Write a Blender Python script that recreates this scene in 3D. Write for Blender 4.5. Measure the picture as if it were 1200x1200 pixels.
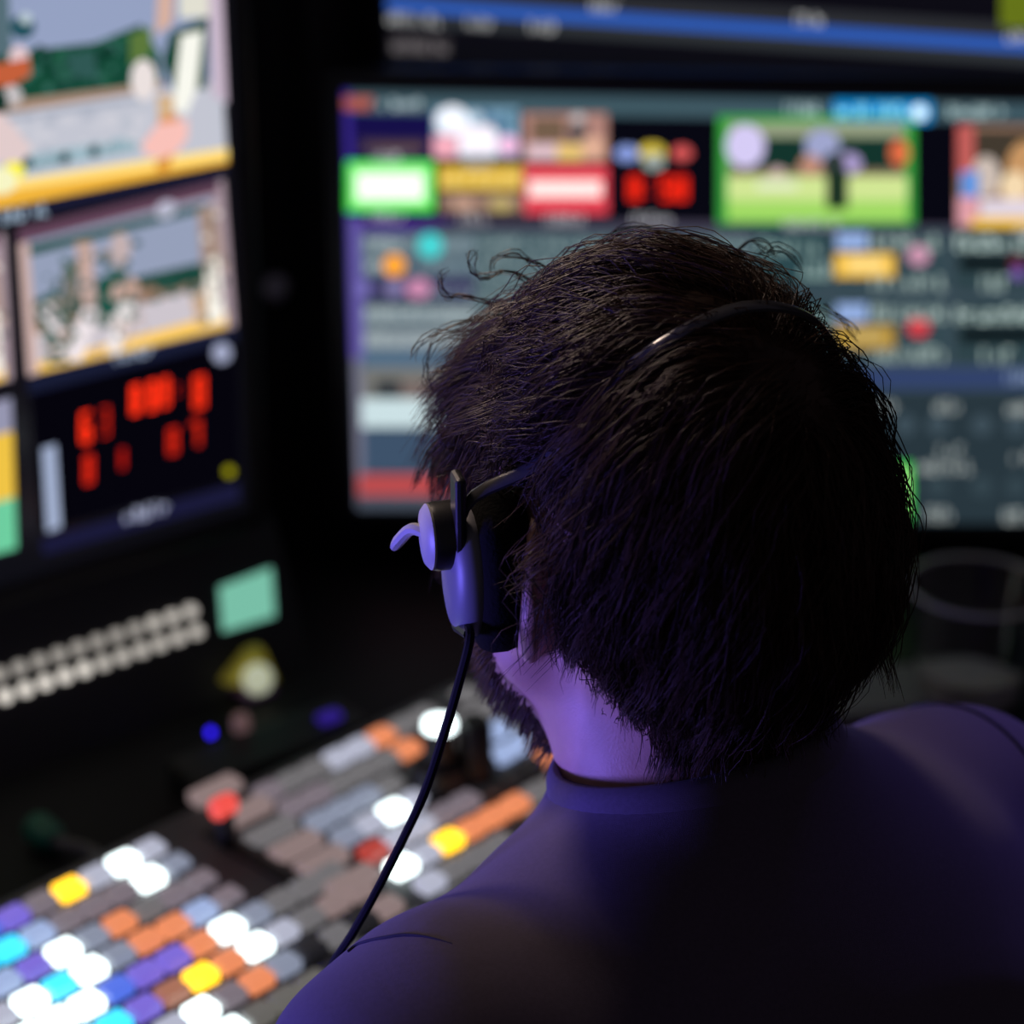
import bpy, bmesh, math, random
import numpy as np
from mathutils import Vector, Matrix
from mathutils.bvhtree import BVHTree

for o in list(bpy.data.objects):
    bpy.data.objects.remove(o, do_unlink=True)
scene = bpy.context.scene
COL = scene.collection
rnd = random.Random(7)
nrg = np.random.default_rng(11)

# ------------------------------------------------------------------ camera
PITCH = math.radians(24.0)
FPX = 2553.0                                  # focal length in pixels of the 1200 px frame
CAM = Vector((0, 0, 1.65))
FWD = Vector((0, math.cos(PITCH), -math.sin(PITCH)))
UPV = Vector((0, math.sin(PITCH), math.cos(PITCH)))
RGT = Vector((1, 0, 0))
cd = bpy.data.cameras.new('camera')
cd.sensor_width = 36.0
cd.lens = 36.0 * FPX / 1200.0
cd.clip_start = 0.05
cd.dof.use_dof = True
cd.dof.focus_distance = 0.95
cd.dof.aperture_fstop = 4.25
cam = bpy.data.objects.new('camera', cd)
cam.location = CAM
cam.rotation_euler = (math.radians(90) - PITCH, 0, 0)
COL.objects.link(cam)
scene.camera = cam

# ------------------------------------------------------------------ world, lamps, exposure
w = bpy.data.worlds.new('world')
scene.world = w
w.use_nodes = True
w.node_tree.nodes['Background'].inputs[0].default_value = (0.90, 0.78, 1.0, 1)
w.node_tree.nodes['Background'].inputs[1].default_value = 0.045


def spot(name, loc, aim, cone, power, col, radius=0.12, blend=0.6):
    ld = bpy.data.lights.new(name, 'SPOT')
    ld.energy = power
    ld.color = col
    ld.spot_size = math.radians(cone)
    ld.spot_blend = blend
    ld.shadow_soft_size = radius
    o = bpy.data.objects.new(name, ld)
    o.location = loc
    d = Vector(aim) - Vector(loc)
    o.rotation_euler = d.to_track_quat('-Z', 'Y').to_euler()
    COL.objects.link(o)
    return o


spot('violet_wash_lamp', (-1.40, 0.66, 0.90), (-0.04, 0.86, 1.03), 31, 190.0, (0.18, 0.145, 1.0), 0.22)
spot('violet_ceiling_lamp', (0.95, 2.05, 2.3), (0.36, 1.07, 1.04), 17, 70.0, (0.26, 0.18, 1.0))
spot('warm_ceiling_lamp', (-0.50, 1.56, 2.00), (-0.03, 1.00, 1.33), 17, 44.0, (1.0, 0.76, 0.62))

vs = scene.view_settings
vs.view_transform = 'Standard'
vs.look = 'None'
vs.gamma = 1.0
vs.use_curve_mapping = False
vs.exposure = 0.0
scene.cycles.use_denoising = True

# ------------------------------------------------------------------ helpers


def ray(px, py):
    return FWD + RGT * ((px - 600) / FPX) + UPV * ((600 - py) / FPX)


def at_depth(px, py, d):
    return CAM + ray(px, py) * d


def at_z(px, py, z):
    r = ray(px, py)
    return CAM + r * ((z - CAM.z) / r.z)


def on_plane(px, py, p0, n):
    r = ray(px, py)
    return CAM + r * ((p0 - CAM).dot(n) / r.dot(n))


def lin(c):
    c = c / 255.0
    return c / 12.92 if c <= 0.04045 else ((c + 0.055) / 1.055) ** 2.4


def srgb(r, g, b):
    return (lin(r), lin(g), lin(b))


MATS = {}


def mat(name, base=(0.02, 0.02, 0.02), rough=0.5, metal=0.0, emit=None, strength=0.0, spec=0.5,
        noise=0.0, nscale=40.0, bump=0.0, bscale=200.0, trans=0.0, sheen=0.0, sss=0.0, coat=0.0):
    if name in MATS:
        return MATS[name]
    m = bpy.data.materials.new(name)
    m.use_nodes = True
    nt = m.node_tree
    b = nt.nodes['Principled BSDF']
    b.inputs['Base Color'].default_value = (*base, 1)
    b.inputs['Roughness'].default_value = rough
    b.inputs['Metallic'].default_value = metal
    b.inputs['Specular IOR Level'].default_value = spec
    b.inputs['Transmission Weight'].default_value = trans
    b.inputs['Sheen Weight'].default_value = sheen
    b.inputs['Coat Weight'].default_value = coat
    if sss:
        b.inputs['Subsurface Weight'].default_value = sss
        b.inputs['Subsurface Radius'].default_value = (0.01, 0.004, 0.002)
        b.inputs['Subsurface Scale'].default_value = 0.5
    if emit:
        b.inputs['Emission Color'].default_value = (*emit, 1)
        b.inputs['Emission Strength'].default_value = strength
    tc = nt.nodes.new('ShaderNodeTexCoord')
    if noise:
        nz = nt.nodes.new('ShaderNodeTexNoise')
        nz.inputs['Scale'].default_value = nscale
        nz.inputs['Detail'].default_value = 4
        nt.links.new(tc.outputs['Object'], nz.inputs['Vector'])
        mx = nt.nodes.new('ShaderNodeMix')
        mx.data_type = 'RGBA'
        mx.inputs[6].default_value = (*[c * (1 - noise) for c in base], 1)
        mx.inputs[7].default_value = (*[min(1, c * (1 + noise)) for c in base], 1)
        nt.links.new(nz.outputs['Fac'], mx.inputs[0])
        nt.links.new(mx.outputs[2], b.inputs['Base Color'])
    if bump:
        nz = nt.nodes.new('ShaderNodeTexNoise')
        nz.inputs['Scale'].default_value = bscale
        nz.inputs['Detail'].default_value = 3
        nt.links.new(tc.outputs['Object'], nz.inputs['Vector'])
        bp = nt.nodes.new('ShaderNodeBump')
        bp.inputs['Strength'].default_value = bump
        bp.inputs['Distance'].default_value = 0.002
        nt.links.new(nz.outputs['Fac'], bp.inputs['Height'])
        nt.links.new(bp.outputs[0], b.inputs['Normal'])
    MATS[name] = m
    return m


def screen_mat():
    if 'screen_picture' in MATS:
        return MATS['screen_picture']
    m = bpy.data.materials.new('screen_picture')
    m.use_nodes = True
    nt = m.node_tree
    nt.nodes.clear()
    out = nt.nodes.new('ShaderNodeOutputMaterial')
    em = nt.nodes.new('ShaderNodeEmission')
    at = nt.nodes.new('ShaderNodeAttribute')
    at.attribute_name = 'glow'
    em.inputs['Strength'].default_value = 1.0
    nt.links.new(at.outputs['Color'], em.inputs['Color'])
    nt.links.new(em.outputs[0], out.inputs[0])
    MATS['screen_picture'] = m
    return m


def empty(name, loc, label=None, cat=None, group=None):
    o = bpy.data.objects.new(name, None)
    o.empty_display_size = 0.05
    o.location = loc
    COL.objects.link(o)
    if label:
        o['label'] = label
    if cat:
        o['category'] = cat
    if group:
        o['group'] = group
    return o


def rootloc(o):
    p = Vector((0, 0, 0))
    while o is not None:
        p += o.location
        o = o.parent
    return p


def mesh_obj(name, verts, faces, material, parent=None, smooth=True, kind=None, autosharp=None):
    """verts in world coordinates; linked as one mesh object under its parent"""
    off = rootloc(parent) if parent else Vector((0, 0, 0))
    me = bpy.data.meshes.new(name)
    me.from_pydata([tuple(Vector(v) - off) for v in verts], [], [tuple(f) for f in faces])
    me.update()
    bm = bmesh.new()
    bm.from_mesh(me)
    bmesh.ops.recalc_face_normals(bm, faces=bm.faces)
    bm.to_mesh(me)
    bm.free()
    me.materials.append(material)
    if smooth:
        me.polygons.foreach_set('use_smooth', [True] * len(me.polygons))
        if autosharp:
            me.set_sharp_from_angle(angle=math.radians(autosharp))
    o = bpy.data.objects.new(name, me)
    COL.objects.link(o)
    if parent:
        o.parent = parent
    if kind:
        o['kind'] = kind
    return o


class MB:
    def __init__(self):
        self.v = []
        self.f = []

    def add(self, verts, faces):
        n = len(self.v)
        self.v += [Vector(p) for p in verts]
        self.f += [tuple(i + n for i in f) for f in faces]
        return self

    def box(self, c, ax, ay, az, sx, sy, sz, bev=0.0):
        """box centred at c along unit axes, full sizes; optional chamfer"""
        c = Vector(c)
        bm = bmesh.new()
        bmesh.ops.create_cube(bm, size=1.0)
        for vv in bm.verts:
            vv.co = Vector((vv.co.x * sx, vv.co.y * sy, vv.co.z * sz))
        if bev:
            bmesh.ops.bevel(bm, geom=bm.edges[:], offset=bev, segments=2, affect='EDGES', profile=0.5)
        bm.verts.index_update()
        vs_ = [c + ax * vv.co.x + ay * vv.co.y + az * vv.co.z for vv in bm.verts]
        fs_ = [[vv.index for vv in f.verts] for f in bm.faces]
        bm.free()
        return self.add(vs_, fs_)

    def lathe(self, base, axis, prof, seg=24, cap=True):
        """prof: list of (radius, height along axis)"""
        axis = Vector(axis).normalized()
        a = axis.orthogonal().normalized()
        b = axis.cross(a)
        base = Vector(base)
        vs_, fs_ = [], []
        for r, h in prof:
            for k in range(seg):
                t = 2 * math.pi * k / seg
                vs_.append(base + axis * h + (a * math.cos(t) + b * math.sin(t)) * r)
        for i in range(len(prof) - 1):
            for k in range(seg):
                k2 = (k + 1) % seg
                fs_.append((i * seg + k, i * seg + k2, (i + 1) * seg + k2, (i + 1) * seg + k))
        if cap:
            fs_.append(tuple(range(seg - 1, -1, -1)))
            fs_.append(tuple((len(prof) - 1) * seg + k for k in range(seg)))
        return self.add(vs_, fs_)

    def tube(self, pts, r, seg=8):
        pts = [Vector(p) for p in pts]
        n = len(pts)
        rr = r if isinstance(r, (list, tuple)) else [r] * n
        vs_, fs_ = [], []
        up = Vector((0.13, 0.31, 0.94))
        for i, p in enumerate(pts):
            t = (pts[min(i + 1, n - 1)] - pts[max(i - 1, 0)]).normalized()
            a = (up - t * up.dot(t)).normalized()
            b = t.cross(a)
            up = a
            for k in range(seg):
                an = 2 * math.pi * k / seg
                vs_.append(p + (a * math.cos(an) + b * math.sin(an)) * rr[i])
        for i in range(n - 1):
            for k in range(seg):
                k2 = (k + 1) % seg
                fs_.append((i * seg + k, i * seg + k2, (i + 1) * seg + k2, (i + 1) * seg + k))
        fs_.append(tuple(range(seg - 1, -1, -1)))
        fs_.append(tuple((n - 1) * seg + k for k in range(seg)))
        return self.add(vs_, fs_)

    def prism(self, pts, z0, z1):
        n = len(pts)
        vs_ = [Vector((p[0], p[1], z0)) for p in pts] + [Vector((p[0], p[1], z1)) for p in pts]
        fs_ = [tuple(range(n - 1, -1, -1)), tuple(range(n, 2 * n))]
        fs_ += [(i, (i + 1) % n, (i + 1) % n + n, i + n) for i in range(n)]
        return self.add(vs_, fs_)

    def build(self, name, material, parent=None, smooth=True, sharp=35, kind=None):
        return mesh_obj(name, self.v, self.f, material, parent, smooth, kind, sharp)


def spline(pts, n):
    """Catmull-Rom through the points"""
    P = [Vector(p) for p in pts]
    P = [P[0] * 2 - P[1]] + P + [P[-1] * 2 - P[-2]]
    out = []
    m = len(P) - 3
    for i in range(n):
        t = i / (n - 1) * m
        k = min(int(t), m - 1)
        s = t - k
        a, b, c, d = P[k:k + 4]
        out.append(0.5 * ((2 * b) + (c - a) * s + (2 * a - 5 * b + 4 * c - d) * s * s + (3 * b - a - 3 * c + d) * s ** 3))
    return out


Z = Vector((0, 0, 1))


def axes(deg):
    a = math.radians(deg)
    return Vector((math.cos(a), math.sin(a), 0)), Vector((-math.sin(a), math.cos(a), 0))


U39, V39 = axes(39.4)      # the operator's side of the room: left monitor, left wall
U46, V46 = axes(46.0)      # switcher console
DESK = 0.80

# ------------------------------------------------------------------ the setting
m_wall = mat('wall_paint_black', (0.010, 0.010, 0.012), 0.85, noise=0.3, nscale=6, bump=0.15, bscale=60)
m_floor = mat('floor_carpet_dark', (0.018, 0.018, 0.022), 0.95, noise=0.4, nscale=120, bump=0.5, bscale=300)
m_trim = mat('trim_dark_grey', (0.022, 0.022, 0.025), 0.6, noise=0.2, nscale=20)


def struct(o):
    o['kind'] = 'structure'
    return o


struct(MB().box((0, 0.6, -0.01), RGT, Vector((0, 1, 0)), Z, 5.0, 5.2, 0.02).build('floor', m_floor, smooth=False))
WL = at_depth(275, 400, 1.68) + V39 * 0.26                # a point on the left wall
WL.z = 0
struct(MB().box((1.2, 2.31, 1.35), RGT, Vector((0, 1, 0)), Z, 2.6, 0.06, 2.7).build('wall_back', m_wall, smooth=False))
struct(MB().box(WL + U39 * (-0.75) + V39 * 0.03 + Z * 1.35, U39, V39, Z, 2.9, 0.06, 2.7).build('wall_left', m_wall, smooth=False))
tp = on_plane(382, 400, WL, V39)
tp.z = 1.35
struct(MB().box(tp - V39 * 0.012, U39, V39, Z, 0.045, 0.024, 2.7, 0.004).build('trim_1', m_trim, smooth=False))

# ------------------------------------------------------------------ desk
m_desk = mat('desk_black_laminate', (0.010, 0.010, 0.012), 0.55, spec=0.2, noise=0.25, nscale=15, bump=0.05, bscale=150)
m_steel = mat('black_steel', (0.015, 0.015, 0.017), 0.45)
HEAD = Vector((0.066, 0.914, 1.243))


def wallpt(t, back=0.006):
    p = WL + U39 * t - V39 * back
    return (p.x, p.y)


h2 = Vector((HEAD.x, HEAD.y, 0))
desk = empty('desk', (-0.1, 1.4, 0), 'black corner desk carrying the button console and the monitors', 'desk')
e0 = h2 + V46 * 0.215 + U46 * (-1.1)
e1 = h2 + V46 * 0.215 + U46 * 0.29
tb = (2.12 - WL.y) / U39.y
poly = [(e0.x, e0.y), (e1.x, e1.y), (1.3, e1.y), (1.3, 2.12), wallpt(tb - 0.03), wallpt(-1.3)]
MB().prism(poly, DESK - 0.032, DESK).build('worktop', m_desk, desk, smooth=False)
for (x, y) in ((e0.x - 0.05, e0.y + 0.1), (e1.x + 0.05, e1.y + 0.08), (1.22, e1.y + 0.08), (1.22, 2.05), (wallpt(-1.2)[0] + 0.06, wallpt(-1.2)[1] - 0.03)):
    MB().box((x, y, (DESK - 0.032) / 2), RGT, Vector((0, 1, 0)), Z, 0.05, 0.05, DESK - 0.032, 0.004).build('leg', m_steel, desk, smooth=False)

# ------------------------------------------------------------------ monitors
m_bezel = mat('monitor_plastic_black', (0.008, 0.008, 0.009), 0.38, bump=0.05, bscale=400)
m_glass = mat('monitor_panel_black', (0.004, 0.004, 0.006), 0.18, emit=(0.0035, 0.0035, 0.006), strength=1.0)


class Screen:
    """a flat panel: a point of its plane, right and up directions; n points out of the screen towards the viewer"""

    def __init__(self, p0, u, up):
        self.p0, self.u, self.up = Vector(p0), u.normalized(), up.normalized()
        self.n = self.u.cross(self.up).normalized() * 1.0
        if self.n.dot(CAM - self.p0) < 0:
            self.n = -self.n

    def ab(self, px, py):
        d = on_plane(px, py, self.p0, self.n) - self.p0
        return d.dot(self.u), d.dot(self.up)

    def pt(self, a, b, lift=0.0):
        return self.p0 + self.u * a + self.up * b + self.n * lift


class Picture:
    """the image shown in one window of a screen: flat coloured shapes in layers on the panel"""

    def __init__(self, scr, lift=0.0006):
        self.s, self.lift = scr, lift
        self.v, self.f, self.c = [], [], []
        self.flat = False            # True: points are given on the panel itself, in metres

    def poly(self, pts, col, gain=1.0):
        n = len(self.v)
        self.v += [self.s.pt(*(p if self.flat else self.s.ab(*p)), self.lift) for p in pts]
        self.f.append(tuple(range(n, n + len(pts))))
        self.c.append(tuple(x * gain for x in srgb(*col)))
        self.lift += 0.00004
        return self

    def rect(self, x0, y0, x1, y1, col, gain=1.0, sl=0.0):
        return self.poly([(x0, y0), (x1, y0 + sl * (x1 - x0)), (x1, y1 + sl * (x1 - x0)), (x0, y1)], col, gain)

    def disc(self, x, y, rx, ry, col, gain=1.0, sl=0.0, n=18):
        pts = []
        for k in range(n):
            t = 2 * math.pi * k / n
            pts.append((x + rx * math.cos(t), y + ry * math.sin(t) + sl * rx * math.cos(t)))
        return self.poly(pts, col, gain)

    def quad(self, tile, a0, b0, a1, b1, col, gain=1.0):
        """in unit coordinates of a tile given by its corners TL TR BR BL in pixels"""
        return self.poly([tile_pt(tile, a, b) for a, b in ((a0, b0), (a1, b0), (a1, b1), (a0, b1))], col, gain)

    def upoly(self, tile, pts, col, gain=1.0):
        return self.poly([tile_pt(tile, a, b) for a, b in pts], col, gain)

    def udisc(self, tile, a, b, ra, rb, col, gain=1.0, n=14):
        return self.upoly(tile, [(a + ra * math.cos(2 * math.pi * k / n), b + rb * math.sin(2 * math.pi * k / n)) for k in range(n)], col, gain)

    def text(self, x0, x1, y, h, col, gain=1.0, sl=0.0, seed=0):
        """a line of unreadably small lettering: upright and slanted strokes"""
        r = random.Random(seed + int(x0 * 7 + y))
        x = x0
        while x < x1:
            w_ = h * r.uniform(0.16, 0.26)
            hh = h * r.choice((0.7, 1.0, 1.0))
            yb = y + h / 2 + sl * (x - x0)
            self.poly([(x, yb - hh), (x + w_, yb - hh), (x + w_, yb), (x, yb)], col, gain)
            if r.random() < 0.7:
                yy = yb - hh * r.choice((0.1, 0.5, 0.9))
                self.poly([(x, yy - h * 0.09), (x + h * 0.5, yy - h * 0.09), (x + h * 0.5, yy + h * 0.09), (x, yy + h * 0.09)], col, gain)
            x += h * r.uniform(0.42, 0.68) + (h * 0.4 if r.random() < 0.16 else 0)
        return self

    def digit(self, x, y, w_, h, ch, col, gain=1.0, sl=0.0, th=0.24):
        SEG = {'0': 'abcdef', '1': 'bc', '2': 'abged', '3': 'abgcd', '4': 'fgbc', '5': 'afgcd', '6': 'afgedc', '7': 'abc', '8': 'abcdefg', '9': 'abcdfg'}
        t = w_ * th
        q = {'a': (0, 0, w_, t), 'b': (w_ - t, 0, w_, h / 2), 'c': (w_ - t, h / 2, w_, h), 'd': (0, h - t, w_, h),
             'e': (0, h / 2, t, h), 'f': (0, 0, t, h / 2), 'g': (0, h / 2 - t / 2, w_, h / 2 + t / 2)}
        for s in SEG.get(ch, ''):
            a0, b0, a1, b1 = q[s]
            self.poly([(x + a, y + b + sl * a) for a, b in ((a0, b0), (a1, b0), (a1, b1), (a0, b1))], col, gain)
        if ch == ':':
            for b in (0.28, 0.72):
                self.disc(x + w_ / 2, y + h * b, t * 0.8, t * 0.8, col, gain, n=8)
        return self

    def speckle(self, quad_, cols, n, r0, r1, seed=1, gain=1.0):
        """small patches of colour scattered over a four-sided area: leaves, crowd, cloth"""
        g_ = random.Random(seed)
        for _ in range(n):
            x, y = tile_pt(quad_, g_.random(), g_.random())
            r_ = g_.uniform(r0, r1)
            self.disc(x, y, r_, r_ * g_.uniform(0.6, 1.3), g_.choice(cols), gain, n=6)
        return self

    def build(self, name, parent):
        off = rootloc(parent)
        me = bpy.data.meshes.new(name)
        me.from_pydata([tuple(p - off) for p in self.v], [], self.f)
        at = me.color_attributes.new('glow', 'FLOAT_COLOR', 'CORNER')
        cols = []
        for f, c in zip(self.f, self.c):
            cols += [c[0], c[1], c[2], 1.0] * len(f)
        at.data.foreach_set('color', cols)
        me.materials.append(screen_mat())
        o = bpy.data.objects.new(name, me)
        COL.objects.link(o)
        o.parent = parent
        return o


def tile_pt(tile, a, b):
    tl, tr, br, bl = tile
    x = (tl[0] * (1 - a) + tr[0] * a) * (1 - b) + (bl[0] * (1 - a) + br[0] * a) * b
    y = (tl[1] * (1 - a) + tr[1] * a) * (1 - b) + (bl[1] * (1 - a) + br[1] * a) * b
    return (x, y)


def monitor_body(scr, a0, b0, a1, b1, root, bez=0.014, thick=0.03):
    """panel glass, bezel frame of four bars, back shell"""
    s = scr
    ca, cb = (a0 + a1) / 2, (b0 + b1) / 2
    W, H = a1 - a0, b1 - b0
    MB().box(s.pt(ca, cb, -0.003), s.u, s.n, s.up, W, 0.006, H).build('screen_panel', m_glass, root, smooth=False)
    mb = MB()
    for (c, d, sx, sz) in ((ca, b1 + bez / 2, W + 2 * bez, bez), (ca, b0 - bez / 2, W + 2 * bez, bez), (a0 - bez / 2, cb, bez, H), (a1 + bez / 2, cb, bez, H)):
        mb.box(s.pt(c, d, -0.008), s.u, s.n, s.up, sx, 0.024, sz, 0.002)
    mb.build('bezel', m_bezel, root, smooth=False)
    MB().box(s.pt(ca, cb, -0.006 - thick / 2 - 0.001), s.u, s.n, s.up, W + bez, thick, H + bez, 0.008).build('back_shell', m_bezel, root, smooth=False)


def desk_stand(scr, ca, b0, root, back=0.07):
    top = scr.pt(ca, b0 + 0.12, -0.04)
    foot = Vector((top.x, top.y, DESK)) - Vector((scr.n.x, scr.n.y, 0)) * back
    col_top = foot + Z * (top.z - DESK + 0.03)
    fx = Vector((scr.u.x, scr.u.y, 0)).normalized()
    fy = fx.cross(Z)
    MB().box((foot + col_top) / 2, fx, fy, Z, 0.06, 0.03, (col_top - foot).length, 0.006).build('stand_column', m_bezel, root, smooth=False)
    MB().box(foot + Z * 0.006, fx, fy, Z, 0.26, 0.12, 0.012, 0.005).build('stand_base', m_bezel, root, smooth=False)
    MB().tube([scr.pt(ca, b0 + 0.12, -0.034), col_top - Z * 0.03 + fy * 0.0], 0.022, 10).build('stand_hinge', m_steel, root)


# --- left monitor: a multiview wall of camera pictures
tilt = math.radians(-1.5)
SL = Screen(at_depth(275, 400, 1.68), U39, Z * math.cos(tilt) + V39 * math.sin(tilt))
lb = SL.ab(160, 632)[1] - 0.004
la1 = SL.ab(283, 400)[0]
la0, lt = la1 - 0.95, lb + 0.535
lm = empty('multiview_monitor', Vector((SL.pt(la1 - 0.45, lb).x, SL.pt(la1 - 0.45, lb).y, DESK)),
           'large black multiview monitor at the left showing camera pictures and red scoreboard digits', 'monitor')
monitor_body(SL, la0, lb, la1, lt, lm, bez=0.016)
desk_stand(SL, la1 - 0.42, lb, lm)

# big programme picture (corners in pixels, goes on to the left out of the frame)
big = ((-235, -112), (253, -190), (264, 190), (-235, 292))
P = Picture(SL)
P.poly([(-235, -112), (252, -190), (264, 186), (-235, 290)], (146, 158, 190), 1.05)      # pale blue backdrop
P.poly([(-235, 95), (20, 60), (110, 50), (165, 28), (185, 60), (190, 96), (90, 108), (-235, 150)], (22, 74, 56))  # hedge
P.poly([(60, 66), (110, 58), (115, 90), (70, 98)], (48, 88, 84))
P.speckle(((20, 64), (175, 40), (186, 92), (20, 108)), [(14, 50, 40), (36, 92, 70), (60, 110, 100), (20, 62, 50)], 46, 3, 8, 3)
P.poly([(150, 40), (175, 30), (175, 62), (150, 76)], (92, 120, 60))
P.poly([(-235, 150), (20, 116), (190, 95), (190, 105), (20, 130), (-235, 166)], (168, 140, 122))  # kerb
P.poly([(-235, 166), (20, 130), (258, 92), (264, 184), (-235, 280)], (196, 198, 210))    # pale ground
P.poly([(-235, 176), (160, 112), (160, 118), (-235, 184)], (168, 174, 190))
P.poly([(10, 184), (158, 158), (160, 176), (24, 202)], (160, 186, 198))                  # lettered board
for bx_, by_ in ((30, 190), (74, 184), (108, 176)):
    P.disc(bx_, by_, 6, 7, (10, 48, 52))
P.text(40, 66, 191, 11, (90, 120, 130), sl=-0.17)
P.text(120, 156, 172, 11, (120, 150, 160), sl=-0.17)
P.poly([(-235, 262), (24, 208), (264, 172), (264, 190), (-235, 290)], (248, 216, 124), 1.15)  # yellow strip
P.poly([(-235, 276), (24, 219), (264, 184), (264, 190), (-235, 290)], (238, 178, 60), 1.05)
P.speckle(((10, 140), (160, 116), (160, 160), (10, 182)), [(206, 206, 216), (180, 184, 198), (190, 194, 206)], 24, 5, 11, 4)
# player at the right: arm, jersey, white stocking, shoe
P.poly([(182, -40), (202, -42), (198, 26), (178, 40)], (214, 176, 160))
P.poly([(206, -60), (246, -60), (244, 18), (206, 20)], (226, 224, 210))
P.poly([(196, 36), (240, 18), (238, 102), (200, 106), (186, 70)], (14, 66, 48))
P.poly([(208, 40), (234, 34), (226, 104), (214, 132), (198, 126)], (248, 248, 238), 1.02)
P.disc(164, 92, 15, 24, (226, 216, 214), 1.1)
P.poly([(180, 110), (200, 110), (200, 140), (182, 150)], (214, 180, 140))
P.poly([(182, 136), (204, 132), (206, 150), (184, 156)], (226, 150, 96))
P.poly([(162, 168), (180, 144), (216, 138), (216, 160), (196, 186), (166, 180)], (240, 186, 178), 1.1)
P.poly([(178, 188), (198, 178), (194, 198), (180, 202)], (220, 150, 60))
P.poly([(238, -60), (254, -60), (262, 120), (244, 110)], (200, 182, 200))
# player at the left edge
P.poly([(-120, -60), (-20, -60), (0, 30), (-30, 90), (-110, 90)], (206, 208, 214))
P.disc(22, 30, 15, 14, (34, 80, 92))
P.disc(26, 20, 7, 7, (190, 206, 214))
P.poly([(-60, 0), (6, -10), (10, 60), (-50, 80)], (86, 110, 120))
P.disc(18, 66, 12, 14, (226, 200, 204))
P.poly([(-30, 78), (30, 66), (32, 86), (6, 100), (-30, 96)], (196, 96, 60))
P.disc(10, 110, 12, 12, (196, 190, 192))
P.poly([(-10, 96), (4, 110), (6, 130), (-20, 128)], (22, 52, 44))
P.poly([(-60, 120), (0, 132), (34, 172), (20, 188), (-60, 190)], (226, 204, 204))
P.disc(12, 198, 13, 11, (236, 226, 60), 1.2)
P.disc(-4, 210, 20, 16, (238, 236, 190), 1.1)
P.build('programme_picture', lm)
P = Picture(SL)      # label strip under the big picture
P.poly([(-235, 294), (0, 244), (264, 194), (264, 206), (0, 262), (-235, 312)], (26, 26, 50))
P.text(2, 56, 254, 15, (176, 198, 220), 1.0, sl=-0.2)
P.text(-80, -20, 272, 15, (176, 198, 220), 1.0, sl=-0.2)
P.build('picture_label', lm)


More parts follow.
